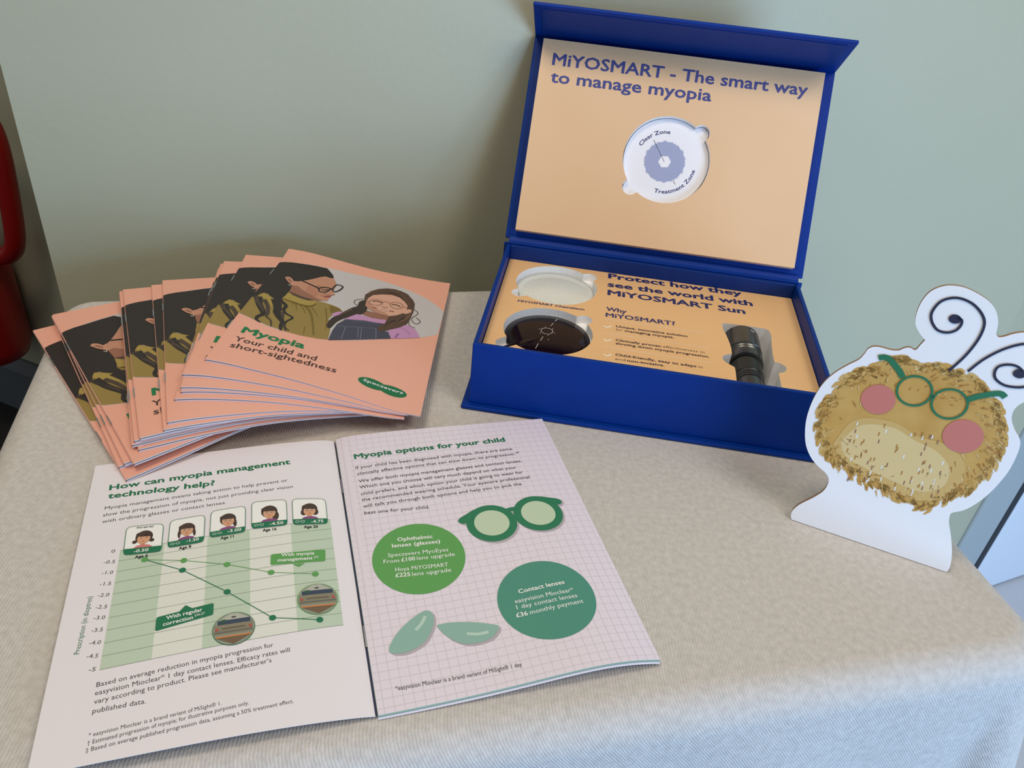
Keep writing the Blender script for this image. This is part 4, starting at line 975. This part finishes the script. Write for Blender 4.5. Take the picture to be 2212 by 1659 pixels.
for t in tessellate_polygon([[Vector((a, b, 0)) for a, b in uvs]]):
    a, b, c = [uvs[i] for i in t]; ar = (b[0] - a[0]) * (c[1] - a[1]) - (b[1] - a[1]) * (c[0] - a[0])
    tt = tuple(t) if ar > 0 else (t[0], t[2], t[1]); F += [tt, tuple(i + n for i in reversed(tt))]; MI += [0, 0]
for i in range(n): F.append((i, (i + 1) % n, (i + 1) % n + n, i + n)); MI.append(1)
cardf = fixn(mesh('card_panel', V, F, [SHK, BRN], stand, False, MI))
# easel strut behind
c_ = SS.inv(f3((620, 1400)))[0]; hgt = 0.085
foot = SS.pt(c_, 0, 0) - sN * 0.052; foot.z = Z0
a_, b_ = SS.pt(c_ - .012, hgt, -0.003), SS.pt(c_ + .012, hgt, -0.003)
V = [a_, b_, foot + sU * .02, foot - sU * .02]; V += [p - sN * 0.0016 + Vector((0, 0, 0.0006)) for p in V]
fixn(mesh('easel_strut', V, BOXF, BRN, stand))
P = Print(SS)
FUR = noisy('fur_print', (196, 150, 76), (210, 170, 98), 60, 0.5); FURD = mat((178, 128, 60), 0.5); FURL = mat((224, 198, 140), 0.5); FURM = mat((212, 176, 108), 0.5)
base = [(700, 440), (760, 470), (860, 470), (960, 505), (1060, 525), (1120, 590), (1170, 650), (1205, 720), (1225, 800), (1225, 900), (1195, 985), (1130, 1075), (1050, 1150), (940, 1200), (850, 1235), (760, 1240), (680, 1205), (600, 1165), (520, 1120), (430, 1070), (330, 1010), (270, 950), (225, 870), (222, 790), (255, 680), (310, 600), (380, 545), (480, 490), (580, 450), (650, 440), (700, 440)]
bp2 = arc_pts(base, 4)[:-1]; cx, cy = 720, 840
P.px([(p[0] + (cx - p[0]) * 0.03, p[1] + (cy - p[1]) * 0.03) for p in bp2], FUR, 1, f3)
for i in range(340):                             # feathery edge
    p = bp2[random.randrange(len(bp2))]; k_ = random.uniform(0.90, 0.985)
    x = cx + (p[0] - cx) * k_ + random.uniform(-8, 8); y = cy + (p[1] - cy) * k_ + random.uniform(-8, 8); sg = 1 if x > 760 else -1
    d = (x - cx, y - cy); q = math.hypot(*d); e = (d[0] / q, d[1] / q); tn = (-e[1] * sg, e[0] * sg); L_ = random.uniform(34, 62)
    pts = [(x, y), (x + (e[0] * .75 + tn[0] * .25) * L_ * .5, y + (e[1] * .75 + tn[1] * .25) * L_ * .5), (x + (e[0] * .6 + tn[0] * .75) * L_, y + (e[1] * .6 + tn[1] * .75) * L_)]
    P.stroke([SS.inv(f3(w_)) for w_ in arc_pts(pts, 4)], random.uniform(0.0034, 0.0056), FUR if i % 5 else FURM, 2 + (i % 2), taper=lambda t: max(0.03, (1 - t) ** 0.7))
for i in range(170):
    t = random.random() * 2 * math.pi; rr = random.uniform(0.86, 1.02); x = cx + 485 * rr * math.cos(t); y = cy + 372 * rr * math.sin(t) + (x - cx) * 0.09
    d = (x - cx, y - cy); q = math.hypot(*d); L_ = random.uniform(20, 52); tn = (-d[1] / q, d[0] / q); sg = 1 if x > 760 else -1
    P.stroke([SS.inv(f3((x - d[0] / q * L_ * 0.3, y - d[1] / q * L_ * 0.3))), SS.inv(f3((x + (d[0] / q * 0.5 + sg * tn[0] * 0.7) * L_ * 0.7, y + (d[1] / q * 0.5 + sg * tn[1] * 0.7) * L_ * 0.7)))], random.uniform(0.0008, 0.0018), random.choice([FURD, FUR, FURM, mat((186, 138, 66), 0.5)]), 4, taper=lambda t: 1 - 0.85 * t)
P.px(arc_pts([(300, 900), (420, 770), (620, 780), (760, 860), (900, 900), (1000, 980), (1010, 1080), (930, 1180), (800, 1215), (640, 1165), (480, 1080), (350, 1000), (300, 900)], 6)[:-1], FURM, 3, f3)
P.px(arc_pts([(340, 890), (450, 800), (620, 810), (740, 880), (860, 940), (930, 1030), (900, 1130), (780, 1160), (640, 1110), (470, 1030), (370, 970), (340, 890)], 6)[:-1], FURL, 4, f3)
for i in range(130):                             # short printed fur strokes
    t = random.random() * 2 * math.pi; rr = math.sqrt(random.uniform(0.35, 1.0)); x = cx + 470 * rr * math.cos(t); y = cy + 355 * rr * math.sin(t) + (x - cx) * 0.09
    d = (x - cx, y - cy); q = math.hypot(*d); L_ = random.uniform(16, 40); tn = (-d[1] / q, d[0] / q)
    P.stroke([SS.inv(f3((x, y))), SS.inv(f3((x + (d[0] / q * 0.6 + tn[0] * 0.6) * L_, y + (d[1] / q * 0.6 + tn[1] * 0.6) * L_)))], random.uniform(0.0005, 0.0011), random.choice([FURD, FURD, FURL]), 4, taper=lambda t: 1 - 0.8 * t)
for i in range(70):
    x = random.uniform(380, 900); y = random.uniform(800, 1150) + (x - 640) * 0.18
    P.stroke([SS.inv(f3((x, y))), SS.inv(f3((x - 7, y + 20)))], 0.0007, random.choice([FURD, mat((150, 110, 90), 0.5), WPR]), 5)
P.build('fluffy_ball_print', cardf)
ROSE = mat((206, 124, 112), 0.5)
for c, e in (((545, 660), (640, 668)), ((1005, 860), (1118, 870))):
    P = Print(SS); a = SS.inv(f3(c)); P.circle(a, math.dist(a, SS.inv(f3(e))), ROSE, 6, n=40)
    P.build('pink_spot_print', cardf)
P = Print(SS); GSP = mat((40, 118, 82), 0.5)
for c, e in (((742, 613), (838, 620)), ((932, 684), (1030, 692))):
    a = SS.inv(f3(c)); r_ = math.dist(a, SS.inv(f3(e))); P.ring(a, r_, r_ * 0.14, GSP, 8, n=48)
P.stroke([SS.inv(f3(p)) for p in ((832, 640), (848, 645))], 0.002, GSP, 8)
P.stroke([SS.inv(f3(p)) for p in arc_pts([(680, 540), (650, 490), (605, 440), (575, 430), (548, 434)], 6)], 0.0034, GSP, 8)
P.stroke([SS.inv(f3(p)) for p in arc_pts([(1030, 660), (1100, 640), (1180, 628), (1215, 630), (1235, 648)], 6)], 0.0034, GSP, 8)
P.build('green_spectacles_print', cardf)
P = Print(SS); SWL = mat((40, 42, 66), 0.5)
P.stroke([SS.inv(f3(p)) for p in arc_pts([(930, 503), (1020, 420), (1090, 330), (1122, 250), (1105, 190), (1050, 135), (970, 108), (890, 125), (840, 180), (835, 230), (865, 280), (915, 296), (965, 285), (995, 255), (998, 228), (975, 215)], 8)], 0.0014, SWL, 8)
P.circle(SS.inv(f3((962, 223))), 0.0032, SWL, 8, 0.0026, n=24)
P.stroke([SS.inv(f3(p)) for p in arc_pts([(1032, 507), (1120, 440), (1230, 385), (1337, 358), (1400, 372), (1440, 430), (1440, 500), (1400, 565), (1330, 592), (1240, 585), (1185, 550), (1178, 510), (1200, 480), (1250, 470), (1300, 480), (1330, 505)], 8)], 0.0014, SWL, 8)
P.circle(SS.inv(f3((1312, 520))), 0.0032, SWL, 8, 0.0026, n=24)
P.build('curl_print', cardf)

# ------------------------------------------------------------------ red extinguisher on the left wall
RED = mat((150, 16, 14), 0.35, 0, 0.5, 'red_enamel'); BLKM = mat((26, 26, 26), 0.5)
wpl = lq - ln * 0.075                             # a vertical plane just in front of the left wall
def lw_hit(px):
    d = ray(px); k = (wpl - EYE).dot(ln) / d.dot(ln); return EYE + d * k
eb = lw_hit((5, 770)); er = lw_hit((30, 735)); et = lw_hit((0, 600))
rad = 0.07
axis = Vector((er.x, er.y, 0)) + ld * rad
ext = tag(empty('fire_extinguisher', Vector((axis.x, axis.y, eb.z))), 'red extinguisher cylinder hung on the dim wall at the left edge', 'extinguisher')
def lathe_z(name, prof, m, parent, n=40):
    V = []; F = []
    for r, z in prof:
        for i in range(n):
            t = 2 * math.pi * i / n; V.append((axis.x + r * math.cos(t), axis.y + r * math.sin(t), z))
    for k in range(len(prof) - 1):
        for i in range(n):
            j = (i + 1) % n; F.append((k * n + i, k * n + j, (k + 1) * n + j, (k + 1) * n + i))
    F += [tuple(range(n)), tuple(range(len(prof) * n - 1, (len(prof) - 1) * n - 1, -1))]
    return fixn(mesh(name, V, F, m, parent, True))
zb = eb.z; zt = lw_hit((0, 590)).z
lathe_z('cylinder', [(rad * .75, zb), (rad * .9, zb + .006), (rad, zb + .03), (rad, zt - .02), (rad * .96, zt), (rad * .7, zt + .03), (rad * .35, zt + .045), (0.02, zt + .055)], RED, ext)
lathe_z('valve', [(0.018, zt + .055), (0.018, zt + .1), (0.012, zt + .11)], BLKM, ext)
def tube(name, pts, r, m, parent, n=10):
    cu = bpy.data.curves.new(name, 'CURVE'); cu.dimensions = '3D'; cu.bevel_depth = r; cu.bevel_resolution = 4; cu.resolution_u = 6
    sp = cu.splines.new('NURBS'); sp.points.add(len(pts) - 1)
    for p, q in zip(sp.points, pts): p.co = (q.x, q.y, q.z, 1)
    sp.use_endpoint_u = True; sp.order_u = 4
    o = bpy.data.objects.new('tmp', cu); me = bpy.data.meshes.new_from_object(o); bpy.data.objects.remove(o); bpy.data.curves.remove(cu)
    me.name = name; me.materials.clear(); me.materials.append(m); me.polygons.foreach_set('use_smooth', [True] * len(me.polygons))
    return link(name, me, parent)
tube('hose_loop', [lw_hit(p) for p in ((-75, 330), (-45, 230), (-10, 280), (12, 380), (34, 500), (34, 545), (5, 556), (-35, 550), (-60, 500), (-75, 330), (-80, 620))], 0.0155, RED, ext)
